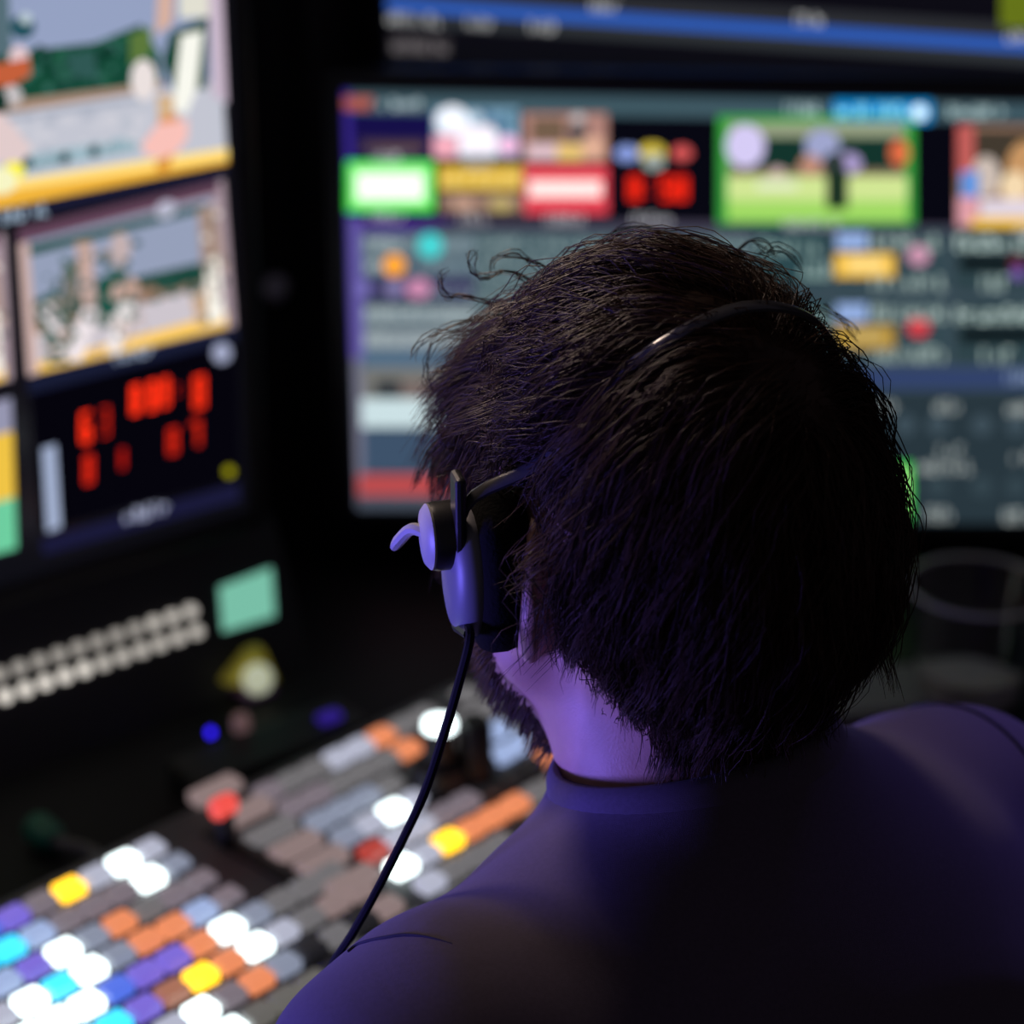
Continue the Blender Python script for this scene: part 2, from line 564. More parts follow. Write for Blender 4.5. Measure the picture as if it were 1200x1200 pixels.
def camera_tile(tile, flat=False):
    p = Picture(SL)
    p.flat = flat
    p.quad(tile, 0, 0, 1, 1, (170, 150, 160))
    p.quad(tile, 0.035, 0.10, 0.94, 0.98, (150, 160, 186))                      # backdrop
    p.upoly(tile, [(0.0, 0.0), (0.97, 0.0), (0.97, 0.08), (0.0, 0.10)], (96, 66, 86))
    p.upoly(tile, [(0.05, 0.13), (0.9, 0.13), (0.9, 0.18), (0.05, 0.20)], (10, 72, 58))
    p.upoly(tile, [(0.05, 0.50), (0.92, 0.52), (0.92, 0.66), (0.05, 0.72)], (28, 72, 62))
    p.upoly(tile, [(0.05, 0.68), (0.92, 0.64), (0.92, 0.68), (0.05, 0.74)], (150, 126, 108))
    p.upoly(tile, [(0.05, 0.74), (0.92, 0.68), (0.92, 0.94), (0.05, 0.97)], (206, 198, 206))
    p.upoly(tile, [(0.02, 0.93), (0.96, 0.89), (0.96, 0.99), (0.02, 0.995)], (246, 198, 92), 1.1)
    # players
    p.upoly(tile, [(0.08, 0.50), (0.16, 0.46), (0.24, 0.78), (0.20, 0.98), (0.10, 0.96)], (36, 84, 72))
    p.upoly(tile, [(0.06, 0.56), (0.13, 0.54), (0.22, 0.78), (0.17, 0.82)], (232, 222, 226), 1.1)
    p.upoly(tile, [(0.27, 0.18), (0.35, 0.20), (0.34, 0.62), (0.29, 0.66)], (200, 168, 158))
    p.upoly(tile, [(0.20, 0.34), (0.28, 0.28), (0.27, 0.62), (0.18, 0.66)], (112, 112, 104))
    p.upoly(tile, [(0.36, 0.46), (0.50, 0.44), (0.54, 0.62), (0.46, 0.80), (0.36, 0.80)], (30, 84, 72))
    p.upoly(tile, [(0.28, 0.64), (0.36, 0.66), (0.26, 0.98), (0.19, 0.96)], (234, 224, 228), 1.1)
    p.upoly(tile, [(0.46, 0.66), (0.53, 0.68), (0.44, 0.99), (0.38, 0.97)], (236, 228, 228), 1.1)
    p.udisc(tile, 0.48, 0.30, 0.05, 0.12, (196, 176, 176))
    p.udisc(tile, 0.49, 0.57, 0.07, 0.06, (206, 162, 140))
    p.udisc(tile, 0.60, 0.64, 0.05, 0.05, (150, 118, 98))
    p.upoly(tile, [(0.86, 0.16), (0.95, 0.14), (0.97, 0.56), (0.86, 0.58)], (166, 142, 130))
    p.upoly(tile, [(0.88, 0.52), (0.94, 0.50), (0.95, 0.94), (0.86, 0.94)], (238, 234, 224), 1.15)
    p.upoly(tile, [(0.80, 0.74), (0.88, 0.70), (0.87, 0.94), (0.82, 0.94)], (206, 172, 140))
    p.udisc(tile, 0.71, 0.105, 0.05, 0.06, (186, 186, 206))
    p.upoly(tile, [(0.0, 0.1), (0.045, 0.1), (0.05, 1.0), (0.0, 1.0)], (206, 176, 170))
    if not flat:
        sub = lambda a0, b0, a1, b1: tuple(tile_pt(tile, a, b) for a, b in ((a0, b0), (a1, b0), (a1, b1), (a0, b1)))
        p.speckle(sub(0.08, 0.25, 0.56, 0.75), [(26, 70, 58), (60, 84, 76), (190, 166, 160), (40, 90, 76), (120, 120, 116)], 44, 3, 7, 8)
        p.speckle(sub(0.08, 0.72, 0.56, 0.95), [(226, 214, 214), (206, 186, 180), (190, 160, 150), (60, 100, 86)], 26, 3, 7, 9)
        p.speckle(sub(0.60, 0.52, 0.86, 0.68), [(30, 76, 62), (56, 92, 80), (24, 60, 52)], 14, 3, 7, 10)
        p.speckle(sub(0.84, 0.2, 0.95, 0.9), [(200, 176, 166), (120, 110, 100), (230, 220, 214), (60, 84, 70)], 18, 3, 6, 12)
    return p


t2 = ((20, 268), (262, 210), (275, 382), (32, 440))
camera_tile(t2).build('camera_picture', lm)
P = Picture(SL)
P.poly([(32, 444), (276, 385), (277, 398), (34, 462)], (24, 28, 52))
P.text(134, 178, 418, 14, (170, 186, 210), sl=-0.24)
P.disc(259, 413, 11, 12, (170, 176, 206), 0.9)
P.build('picture_label', lm)
# scoreboard picture
P = Picture(SL)
P.poly([(36, 462), (277, 398), (281, 560), (48, 622)], (5, 4, 12))
P.poly([(48, 632), (279, 566), (280, 585), (50, 650)], (26, 26, 58))
RED = (255, 50, 20)
P.digit(94.1, 484, 11.9, 36, '6', RED, 1.5, sl=-0.25, th=0.34)
P.digit(118.2, 478, 8.6, 34, '3', (225, 40, 20), 1.1, sl=-0.25, th=0.3)
P.digit(152.7, 452, 10.6, 34, '0', RED, 1.6, sl=-0.25, th=0.4)
P.digit(172.6, 447, 9.9, 35, '8', RED, 1.6, sl=-0.25, th=0.4)
P.digit(188.2, 443, 8.6, 34, '8', RED, 1.5, sl=-0.25, th=0.4)
P.digit(203.4, 446, 5.3, 20, ':', (225, 40, 20), 1.1, sl=-0.25, th=0.5)
P.digit(225.4, 441, 13.2, 38, '8', RED, 1.3, sl=-0.25, th=0.34)
P.digit(96.7, 534, 10.6, 33, '8', (225, 40, 20), 1.2, sl=-0.25, th=0.36)
P.digit(134.6, 526, 9.9, 24, '1', (200, 30, 20), 0.9, sl=-0.25, th=0.6)
P.digit(194.9, 502, 11.2, 30, '8', (225, 40, 20), 1.1, sl=-0.25, th=0.32)
P.digit(221.1, 493, 11.9, 30, '7', (215, 40, 20), 1.0, sl=-0.25, th=0.45)
P.poly([(47, 524), (63, 519), (69, 616), (53, 622)], (176, 190, 222), 0.85)
P.disc(266, 551, 6, 6, (176, 170, 20), 0.8)
P.text(144, 188, 604, 14, (190, 196, 226), sl=-0.27)
P.build('scoreboard_picture', lm)
# the pictures of the next column, mostly out of the frame
t2b = ((-222, 326), (5, 273), (14, 444), (-205, 498))
t3b = ((-202, 520), (13, 466), (19, 642), (-186, 700))
camera_tile(t2b).build('camera_picture', lm)
P = Picture(SL)
P.poly([t3b[0], t3b[1], t3b[2], t3b[3]], (150, 150, 176))
P.upoly(t3b, [(0, 0.2), (1, 0.22), (1, 0.66), (0, 0.66)], (240, 196, 70), 1.0)
P.upoly(t3b, [(0, 0.66), (1, 0.66), (1, 1.0), (0, 1.0)], (110, 206, 160))
P.upoly(t3b, [(0.3, 0.3), (0.5, 0.3), (0.5, 0.9), (0.3, 0.9)], (40, 70, 60))
P.build('camera_picture', lm)

# the left half of the multiview, out of the frame
q2, q3 = SL.ab(*t2[0]), SL.ab(*t2b[0])
tw = q2[0] - q3[0]
q4 = SL.ab(*t2[3])
th_ = q2[1] - q4[1]
for cx in (2, 3):
    for ry in (0, 1):
        a_ = q2[0] - cx * tw
        b_ = q2[1] - ry * (q2[1] - SL.ab(36, 462)[1])
        if a_ < la0 + 0.005:
            continue
        camera_tile(((a_, b_), (a_ + tw * 0.94, b_), (a_ + tw * 0.94, b_ - th_), (a_, b_ - th_)), True).build('camera_picture', lm)
ga, gb = SL.ab(-235, 292)
ga1 = ga - 0.012
ga0 = max(la0 + 0.012, ga1 - 2 * tw * 0.97)
gt_ = min(gb + 0.27, lt - 0.004)
camera_tile(((ga0, gt_), (ga1, gt_), (ga1, gb + 0.005), (ga0, gb + 0.005)), True).build('preview_picture', lm)

# --- centre monitor
UC, VC = axes(-3.2)
SC = Screen(at_depth(410, 350, 1.88), UC, Z)
ca0 = SC.ab(402, 200)[0]
cb1, cb0 = SC.ab(600, 105)[1], SC.ab(600, 602)[1]
ca1 = ca0 + (cb1 - cb0) * 16 / 9
cm = empty('computer_monitor', Vector((SC.pt((ca0 + ca1) / 2, cb0).x, SC.pt((ca0 + ca1) / 2, cb0).y, DESK)),
           'wide monitor behind the operator with thumbnail pictures above a slate grey control page', 'monitor')
monitor_body(SC, ca0, cb0, ca1, cb1, cm, bez=0.015)
desk_stand(SC, (ca0 + ca1) / 2, cb0, cm)

XR = 1300
P = Picture(SC)      # the page the pictures lie on
P.poly([(402, 106), (XR, 122), (XR, 612), (419, 594)], (58, 74, 84))
P.poly([(402, 106), (XR, 122), (XR, 146), (403, 132)], (62, 86, 96))                 # title bar
P.poly([(403, 132), (XR, 146), (XR, 268), (408, 254)], (8, 8, 18))                   # dark picture row
P.poly([(403, 132), (512, 134), (512, 186), (405, 186)], (22, 16, 72))
P.poly([(408, 254), (XR, 266), (XR, 276), (409, 268)], (66, 62, 80))
P.poly([(408, 254), (540, 256), (470, 276), (409, 274)], (66, 46, 122))
P.poly([(402, 106), (411, 106), (421, 420), (412, 420)], (56, 40, 140))              # violet edge
P.poly([(410, 256), (422, 256), (428, 420), (414, 420)], (104, 92, 168))
P.poly([(414, 420), (424, 420), (430, 594), (419, 594)], (120, 120, 140))
P.build('page_background', cm)
P = Picture(SC, 0.0016)
P.text(404, 436, 120, 13, (236, 130, 110), 0.9)
P.poly([(403, 113), (438, 113), (434, 128), (403, 128)], (190, 96, 84), 0.8)
P.build('red_tab', cm)
P = Picture(SC, 0.0016)
P.text(446, 490, 121, 13, (196, 214, 220), 0.9)
P.build('caption', cm)
P = Picture(SC, 0.0016)
P.poly([(976, 116), (1092, 117), (1092, 144), (976, 143)], (16, 138, 208), 1.0)
P.text(982, 1018, 129, 15, (150, 230, 246), 1.2)
P.text(1030, 1060, 129, 15, (150, 230, 246), 1.2)
P.disc(1077, 131, 9, 9, (210, 240, 255), 1.3)
P.build('blue_tab', cm)
for (x0, x1, y) in ((922, 956, 127), (1112, 1178, 130)):
    P = Picture(SC, 0.0016)
    P.text(x0, x1, y, 14, (176, 200, 200), 1.1)
    P.build('caption', cm)


def thumb(x0, y0, x1, y1, shapes, name='thumbnail_picture'):
    p = Picture(SC, 0.0016)
    for s in shapes:
        k = s[0]
        if k == 'r':
            p.poly([(x0 + (x1 - x0) * a, y0 + (y1 - y0) * b) for a, b in ((s[1], s[2]), (s[3], s[2]), (s[3], s[4]), (s[1], s[4]))], s[5], s[6] if len(s) > 6 else 1)
        elif k == 'd':
            p.disc(x0 + (x1 - x0) * s[1], y0 + (y1 - y0) * s[2], (x1 - x0) * s[3], (y1 - y0) * s[4], s[5], s[6] if len(s) > 6 else 1)
        elif k == 't':
            p.text(x0 + (x1 - x0) * s[1], x0 + (x1 - x0) * s[2], y0 + (y1 - y0) * s[3], (y1 - y0) * s[4], s[5], s[6] if len(s) > 6 else 1)
    return p.build(name, cm)


thumb(418, 158, 502, 182, [('r', 0, 0.1, 1, 0.9, (44, 34, 74)), ('r', 0.1, 0.3, 0.9, 0.8, (78, 60, 70)), ('r', 0.3, 0.5, 0.95, 0.75, (96, 72, 70)), ('t', 0.2, 0.8, 1.0, 0.4, (110, 110, 130))])
thumb(406, 188, 509, 248, [('r', 0, 0, 1, 1, (60, 214, 70), 1.1), ('r', 0.06, 0.1, 0.94, 0.88, (150, 245, 140), 1.2), ('r', 0.12, 0.24, 0.88, 0.76, (236, 255, 232), 1.3)])
thumb(508, 126, 608, 184, [('r', 0, 0, 1, 1, (120, 160, 186)), ('d', 0.22, 0.25, 0.2, 0.3, (236, 240, 250), 1.2), ('r', 0.3, 0.35, 0.75, 0.95, (244, 236, 246), 1.2), ('r', 0, 0.55, 0.28, 1, (240, 170, 186), 1.1),
                              ('d', 0.6, 0.2, 0.08, 0.14, (60, 96, 130)), ('d', 0.78, 0.35, 0.08, 0.14, (70, 106, 140)), ('d', 0.9, 0.2, 0.06, 0.12, (90, 130, 150)), ('d', 0.88, 0.75, 0.12, 0.2, (246, 190, 226), 1.1), ('d', 0.5, 0.2, 0.08, 0.12, (200, 220, 236))])
thumb(514, 192, 612, 250, [('r', 0, 0, 1, 1, (54, 46, 50)), ('r', 0, 0.02, 1, 0.52, (224, 182, 66), 1.0), ('t', 0.05, 0.95, 0.3, 0.25, (250, 220, 130), 1.0), ('r', 0.02, 0.6, 0.98, 0.95, (150, 120, 106)), ('d', 0.3, 0.8, 0.12, 0.15, (200, 160, 140)), ('d', 0.75, 0.8, 0.15, 0.15, (190, 170, 110))])
thumb(613, 132, 712, 188, [('r', 0, 0, 1, 1, (178, 132, 122)), ('r', 0.1, 0.1, 0.5, 0.6, (116, 94, 76)), ('d', 0.65, 0.4, 0.12, 0.3, (96, 84, 84)), ('r', 0.05, 0.65, 0.4, 0.95, (226, 196, 206)), ('r', 0.4, 0.65, 0.7, 0.98, (236, 200, 120)), ('r', 0.7, 0.5, 0.95, 0.95, (226, 176, 150)), ('d', 0.65, 0.1, 0.08, 0.1, (210, 200, 200))])
thumb(614, 193, 713, 250, [('r', 0, 0, 1, 1, (232, 70, 86), 1.0), ('r', 0.06, 0.32, 0.92, 0.66, (255, 226, 222), 1.2), ('r', 0, 0, 0.04, 1, (240, 110, 120)), ('r', 0.1, 0.12, 0.9, 0.24, (240, 96, 104))])
thumb(720, 160, 812, 192, [('d', 0.16, 0.6, 0.16, 0.3, (140, 160, 226)), ('d', 0.48, 0.55, 0.17, 0.34, (220, 196, 70)), ('d', 0.5, 0.9, 0.14, 0.3, (160, 170, 166)), ('d', 0.86, 0.58, 0.13, 0.28, (220, 90, 90))])
P = Picture(SC, 0.0016)
for k, ch in enumerate('8:58'):
    P.digit(736 + k * 17 + (4 if k > 1 else 0), 206, 15 if ch != ':' else 8, 28, ch, (245, 40, 20), 1.15, th=0.38)
P.build('clock_digits', cm)
GT = [('r', 0, 0, 1, 1, (62, 170, 70), 0.9), ('r', 0.05, 0.08, 0.95, 0.92, (126, 150, 106)), ('r', 0.08, 0.12, 0.95, 0.52, (20, 52, 44)), ('r', 0.06, 0.06, 0.95, 0.2, (150, 160, 130)), ('r', 0.06, 0.5, 0.95, 0.6, (140, 122, 96)),
      ('r', 0.05, 0.56, 0.96, 0.94, (206, 226, 146), 1.05), ('r', 0.05, 0.78, 0.96, 0.97, (160, 214, 100), 1.05), ('d', 0.14, 0.28, 0.10, 0.2, (206, 196, 236), 1.1), ('d', 0.53, 0.28, 0.09, 0.16, (160, 166, 206)), ('d', 0.66, 0.44, 0.07, 0.1, (176, 160, 210)),
      ('d', 0.59, 0.45, 0.06, 0.12, (50, 60, 60)), ('r', 0.55, 0.5, 0.66, 0.86, (30, 50, 36)), ('d', 0.47, 0.46, 0.06, 0.1, (190, 140, 120)), ('d', 0.92, 0.34, 0.05, 0.12, (226, 110, 70)), ('d', 0.3, 0.52, 0.04, 0.05, (206, 176, 176)), ('r', 0.2, 0.6, 0.4, 0.68, (226, 236, 200))]
thumb(841, 135, 1072, 262, GT)
thumb(1121, 146, 1290, 266, [('r', 0, 0, 1, 1, (150, 116, 96)), ('r', 0.05, 0.05, 1, 0.6, (66, 58, 48)), ('r', 0, 0, 0.12, 0.5, (196, 96, 92)), ('d', 0.2, 0.5, 0.1, 0.2, (206, 190, 180)), ('r', 0.03, 0.45, 0.15, 0.8, (96, 150, 226)), ('d', 0.48, 0.45, 0.14, 0.3, (200, 150, 100)),
                               ('d', 0.4, 0.6, 0.1, 0.15, (236, 210, 170), 1.1), ('r', 0.0, 0.7, 0.15, 0.98, (226, 160, 170)), ('r', 0.16, 0.72, 1, 0.92, (226, 214, 226)), ('r', 0.1, 0.9, 1, 1, (240, 190, 60), 1.1), ('d', 0.8, 0.4, 0.1, 0.25, (120, 90, 70))])
for (x0, x1, y) in ((434, 470, 252), (540, 572, 256), (640, 682, 256), (742, 788, 256), (918, 980, 261), (546, 574, 190), (440, 470, 184), (1190, 1240, 268)):
    P = Picture(SC, 0.0026)
    P.text(x0, x1, y, 12, (190, 190, 196), 0.95)
    P.build('caption', cm)


# lower page: left panel of settings
P = Picture(SC, 0.0016)
P.rect(424, 274, 556, 300, (104, 122, 132))
P.rect(424, 302, 556, 322, (86, 106, 120))
P.rect(424, 324, 556, 352, (62, 60, 96))
P.rect(426, 358, 560, 382, (118, 134, 142))
P.rect(426, 386, 560, 408, (134, 146, 154))
P.rect(426, 410, 556, 432, (84, 110, 134))
P.rect(426, 430, 560, 470, (120, 120, 116))
P.rect(440, 444, 470, 466, (54, 58, 62))
P.rect(470, 446, 530, 466, (120, 104, 100))
P.rect(424, 466, 560, 500, (196, 216, 220), 1.1)
P.rect(426, 503, 560, 552, (62, 82, 106))
P.rect(420, 555, 640, 580, (186, 76, 78), 1.0)
P.rect(420, 580, 640, 596, (72, 80, 94))
for y, x1 in ((284, 470), (366, 552), (396, 552), (310, 470)):
    P.text(430, x1, y, 13, (190, 204, 206), 0.9)
for y in (284, 310, 340):
    P.text(500, 556, y, 12, (140, 160, 168), 0.9)
P.disc(505, 285, 15, 15, (70, 206, 206), 1.1)
P.disc(463, 308, 13, 13, (246, 160, 50), 1.2)
P.disc(491, 335, 15, 12, (206, 140, 176), 1.0)
P.disc(463, 335, 10, 10, (140, 132, 180), 0.9)
P.disc(427, 335, 9, 10, (124, 116, 190), 0.9)
P.build('settings_list', cm)

# lower page: rows hidden behind the head, then the panels at the right
P = Picture(SC, 0.0016)
P.poly([(556, 272), (880, 274), (880, 400), (558, 400)], (70, 92, 100))
for y in range(284, 400, 20):
    P.text(562, 876, y, 13, (150, 170, 172), 0.9)
P.build('settings_table', cm)
for k, (y0, yo, pin, amber) in enumerate(((268, 0, (206, 150, 176), 1.1), (352, 84, (216, 60, 70), 0.55))):
    P = Picture(SC, 0.0016)
    P.rect(884, y0, 970, y0 + 66, (44, 72, 78))
    P.rect(976, y0, 1110, y0 + 72, (52, 72, 80))
    P.rect(1118, y0, XR - 6, y0 + 72, (46, 66, 72))
    P.text(890, 968, y0 + 20, 18, (150, 176, 172), 1.0)
    P.text(940, 968, y0 + 48, 18, (150, 176, 172), 1.0)
    P.rect(980, y0 + 3, 1016, y0 + 24, (150, 176, 226), 1.0)
    P.rect(978, y0 + 28, 1048, y0 + 56, (236, 186, 66), amber)
    P.rect(992, y0 + 33, 1036, y0 + 49, (250, 214, 130), amber)
    P.disc(1076, y0 + 30, 13, 12, pin, 1.0)
    for j in range(3):
        P.text(1022 + j * 30, 1044 + j * 30, y0 + 14, 17, (176, 196, 190), 0.95)
        P.text(1022 + j * 30, 1044 + j * 30, y0 + 62, 17, (176, 196, 190), 0.95)
    P.text(1120, 1290, y0 + 15, 18, (186, 206, 200), 1.1)
    P.rect(1124, y0 + 31, XR - 8, y0 + 46, (4, 6, 8))
    P.text(1150, 1178, y0 + 62, 17, (176, 196, 190), 1.0)
    P.text(1230, 1270, y0 + 62, 17, (176, 196, 190), 1.0)
    if k == 0:
        P.disc(1190, y0 + 37, 8, 9, (96, 30, 40))
        P.disc(1192, y0 + 50, 8, 8, (120, 90, 170))
    P.build('control_panel_picture', cm)
P = Picture(SC, 0.0016)
P.rect(880, 430, XR, 455, (50, 66, 106))
P.text(1180, 1230, 441, 15, (140, 160, 190), 1.0)
P.build('divider_bar', cm)
P = Picture(SC, 0.0016)
P.rect(1000, 458, XR, 612, (40, 54, 62))
for (x, y, w_) in ((1096, 475, 28), (1180, 478, 26), (1100, 528, 26), (1076, 546, 60), (1186, 534, 30), (1086, 601, 34), (1176, 603, 34), (1020, 475, 26)):
    P.text(x, x + w_, y, 14, (176, 184, 182), 1.0)
for x in (1060, 1098, 1150, 1190, 1240):
    P.disc(x, 496, 12, 12, (62, 78, 88))
    P.disc(x, 568, 12, 12, (52, 68, 76))
P.rect(1010, 540, 1068, 608, (70, 210, 80), 1.0)
P.rect(1016, 548, 1062, 600, (190, 246, 150), 1.1)
P.build('button_page', cm)

# --- upper monitor
UU, VU = axes(-15.0)
SU = Screen(at_depth(455, 60, 1.92), UU, Z)
ua0 = SU.ab(452, 40)[0]
ub0 = SU.ab(700, 84)[1]
ua1, ub1 = ua0 + 0.71, ub0 + 0.40
um = empty('wall_monitor', SU.pt((ua0 + ua1) / 2, ub0), 'black monitor high on the wall with a blue bar along its lower edge', 'monitor')
monitor_body(SU, ua0, ub0, ua1, ub1, um, bez=0.012)
bk = SU.pt((ua0 + ua1) / 2, ub0 + 0.2, -0.03)
MB().box(Vector((bk.x + 0.12, 2.27, bk.z)), RGT, Vector((0, 1, 0)), Z, 0.12, 0.022, 0.2, 0.004).build('wall_plate', m_steel, um, smooth=False)
MB().tube([bk + Vector((0, -0.005, 0)), bk + Vector((0.06, 0.12, 0)), Vector((bk.x + 0.12, 2.265, bk.z))], 0.018, 10).build('mount_arm', m_steel, um)


def uy(x, off):         # pixel row of the slanted lower edge
    return 0.0655 * (x - 455) + off


P = Picture(SU)
P.poly([(452, uy(452, -60)), (1330, uy(1330, -60)), (1330, uy(1330, 40)), (452, uy(452, 40))], (13, 12, 20))
P.build('page_background', um)
P = Picture(SU, 0.0014)
P.poly([(454, uy(454, -22)), (1330, uy(1330, -22)), (1330, uy(1330, -3)), (454, uy(454, -3))], (54, 56, 62), 0.7)
P.poly([(454, uy(454, -3)), (1330, uy(1330, -3)), (1330, uy(1330, 12)), (454, uy(454, 12))], (46, 92, 184), 1.0)
P.poly([(454, uy(454, 12)), (1330, uy(1330, 12)), (1330, uy(1330, 28)), (454, uy(454, 28))], (50, 54, 58), 0.9)
P.build('status_bar', um)
for (x0, x1, off) in ((456, 512, 20), (549, 572, 19), (622, 648, 18), (694, 728, -10), (934, 968, -10), (1180, 1220, -6)):
    P = Picture(SU, 0.003)
    P.text(x0, x1, uy(x0, off), 13, (196, 196, 196), 1.0, sl=0.065)
    P.build('caption', um)
P = Picture(SU, 0.002)
P.poly([(458, 42), (528, 44), (528, 64), (458, 62)], (62, 58, 62), 0.8)
P.text(462, 524, 53, 13, (130, 124, 126), 0.8, sl=0.06)
P.build('grey_tab', um)
P = Picture(SU, 0.002)
P.poly([(1172, -40), (1330, -40), (1330, uy(1330, -20)), (1172, uy(1172, -16))], (112, 128, 30), 0.8)
P.build('green_picture', um)

# ------------------------------------------------------------------ router panel under the left monitor
m_panel = mat('panel_black_metal', (0.012, 0.012, 0.014), 0.5, bump=0.05, bscale=300)
UR, VR = axes(40.0)
rt = math.radians(22)
SR = Screen(at_z(150, 745, 0.868), UR, Z * math.cos(rt) + VR * math.sin(rt))
r0 = SR.ab(-140, 800)
ra1 = SR.ab(345, 700)[0]
rb1 = SR.ab(160, 702)[1]
rbot = (DESK - SR.p0.z) / SR.up.z
rc = SR.pt(ra1 - 0.25, 0)
rp = empty('router_panel', Vector((rc.x, rc.y, DESK)), 'low black panel with two rows of pale round keys under the left monitor', 'control panel')
fr = [SR.pt(ra1 - 0.50, rbot), SR.pt(ra1, rbot), SR.pt(ra1, rb1 + 0.03), SR.pt(ra1 - 0.50, rb1 + 0.03)]
bkv = Vector((VR.x, VR.y, 0)) * 0.040
bk4 = [Vector((p.x, p.y, p.z)) + bkv for p in fr]
bk4[0].z = bk4[1].z = DESK
MB().add(fr + bk4, [(0, 1, 2, 3), (5, 4, 7, 6), (0, 4, 5, 1), (3, 2, 6, 7), (0, 3, 7, 4), (1, 5, 6, 2)]).build('housing', m_panel, rp, smooth=False)
m_keys = [mat('key_cap_pale_%d' % i, (0.42, 0.40, 0.36), 0.45, emit=(1.0, 0.93, 0.84), strength=st_) for i, st_ in enumerate((0.40, 0.62, 0.95))]
A0 = SR.ab(222, 716)
A1 = SR.ab(0, 788)
B0 = SR.ab(226, 741)
keyme = None
keyvar = {}
nkeys = 20
pitch = (A1[0] - A0[0]) / 9.9
for row, (base) in enumerate((A0, B0)):
    for k in range(nkeys):
        a = base[0] + pitch * k + (0.002 if row else 0)
        b = base[1] + (A1[1] - A0[1]) / 10.5 * k * 0.5
        c = SR.pt(a, b, 0.0)
        if keyme is None:
            o = MB().lathe(c, SR.n, [(0.0050, 0.0), (0.0050, 0.004), (0.0042, 0.0055), (0.002, 0.006)], 14).build('key', m_keys[1], rp)
            keyme = o.data
            kc = c.copy()
        else:
            lv = (2 if k > 5 else 1) if row else (0 if k > 2 else 1)
            if lv not in keyvar:
                keyvar[lv] = keyme.copy()
                keyvar[lv].materials[0] = m_keys[lv]
            o = bpy.data.objects.new('key', keyvar[lv])
            COL.objects.link(o)
            o.parent = rp
            o.location = c - kc
dq = [SR.ab(257, 688), SR.ab(316, 666), SR.ab(320, 722), SR.ab(261, 740)]
MB().add([SR.pt(a, b, 0.003) for a, b in dq] + [SR.pt(a, b, -0.002) for a, b in dq],
         [(0, 1, 2, 3), (7, 6, 5, 4), (0, 4, 5, 1), (1, 5, 6, 2), (2, 6, 7, 3), (3, 7, 4, 0)]).build(
    'display', mat('display_teal', (0.02, 0.05, 0.05), 0.3, emit=srgb(120, 190, 166), strength=1.0), rp, smooth=False)['label'] = 'small glowing teal display'

# ------------------------------------------------------------------ small dark station between panel and console
ip = at_z(316, 862, 0.825)
ist = empty('intercom_station', Vector((ip.x, ip.y, DESK)), 'small dark box with blue lights behind the button console', 'intercom')
MB().box(Vector((ip.x, ip.y, DESK + 0.011)), UR, VR, Z, 0.155, 0.05, 0.022, 0.004).build('housing', m_panel, ist, smooth=False)
c = at_z(247, 860, DESK + 0.022)
MB().lathe(c, Z, [(0.0026, -0.001), (0.0026, 0.003), (0.001, 0.0045)], 12).build('blue_light', mat('led_blue', (0.01, 0.01, 0.1), 0.4, emit=(0.03, 0.012, 1.0), strength=2.4), ist)
c = at_z(283, 853, DESK + 0.022)
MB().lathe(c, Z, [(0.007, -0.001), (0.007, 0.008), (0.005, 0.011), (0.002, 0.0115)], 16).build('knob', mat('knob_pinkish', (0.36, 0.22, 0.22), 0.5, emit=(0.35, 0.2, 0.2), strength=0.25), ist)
c = at_z(386, 843, DESK + 0.022)
MB().box(c + Z * 0.002, UR, VR, Z, 0.018, 0.011, 0.006, 0.001).build('blue_key', mat('key_blue_dim', (0.01, 0.01, 0.08), 0.4, emit=(0.035, 0.014, 0.30), strength=0.7), ist, smooth=False)

# yellow trinket
tk = at_z(303, 818, DESK)
tr = empty('desk_trinket', tk, 'small yellow and cream trinket standing below the teal display', 'trinket')
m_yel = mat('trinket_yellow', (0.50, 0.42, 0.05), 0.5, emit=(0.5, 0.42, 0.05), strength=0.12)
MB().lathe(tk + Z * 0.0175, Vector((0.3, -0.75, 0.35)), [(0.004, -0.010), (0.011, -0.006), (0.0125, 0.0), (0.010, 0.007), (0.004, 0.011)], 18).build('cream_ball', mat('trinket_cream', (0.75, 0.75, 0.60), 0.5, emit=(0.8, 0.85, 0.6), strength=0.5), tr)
hd = [tk + UR * a + VR * 0.014 + Z * b for a, b in ((-0.022, 0.014), (0.004, 0.034), (0.016, 0.034), (0.028, -0.0), (0.010, 0.0))]
hd2 = [p + VR * 0.010 for p in hd]
MB().add(hd + hd2, [(0, 1, 2, 3, 4), (9, 8, 7, 6, 5)] + [(i, (i + 1) % 5, (i + 1) % 5 + 5, i + 5) for i in range(5)]).build('yellow_back', m_yel, tr, smooth=False)
MB().box(tk + Z * 0.003 + VR * 0.008, UR, VR, Z, 0.03, 0.03, 0.006, 0.002).build('purple_foot', mat('trinket_purple', (0.10, 0.03, 0.16), 0.5), tr, smooth=False)

# green plug with a grey lead behind the console
gp = at_z(50, 975, DESK + 0.012)
gr = empty('cable_plug', Vector((gp.x, gp.y, DESK)), 'dark green cable plug with a grey lead behind the yellow button', 'cable')
g1 = at_z(62, 985, DESK + 0.012)
dv = (g1 - gp).normalized()
MB().lathe(gp - dv * 0.012, dv, [(0.006, 0.0), (0.0115, 0.003), (0.0115, 0.022), (0.008, 0.030)], 14).build('plug_body', mat('plug_green', (0.01, 0.16, 0.10), 0.45), gr)
MB().tube(spline([gp + dv * 0.016, at_z(80, 990, DESK + 0.012), at_z(105, 998, DESK + 0.008), at_z(125, 1012, DESK + 0.006)], 14), 0.005, 8).build('lead', mat('lead_grey', (0.16, 0.16, 0.16), 0.6), gr)

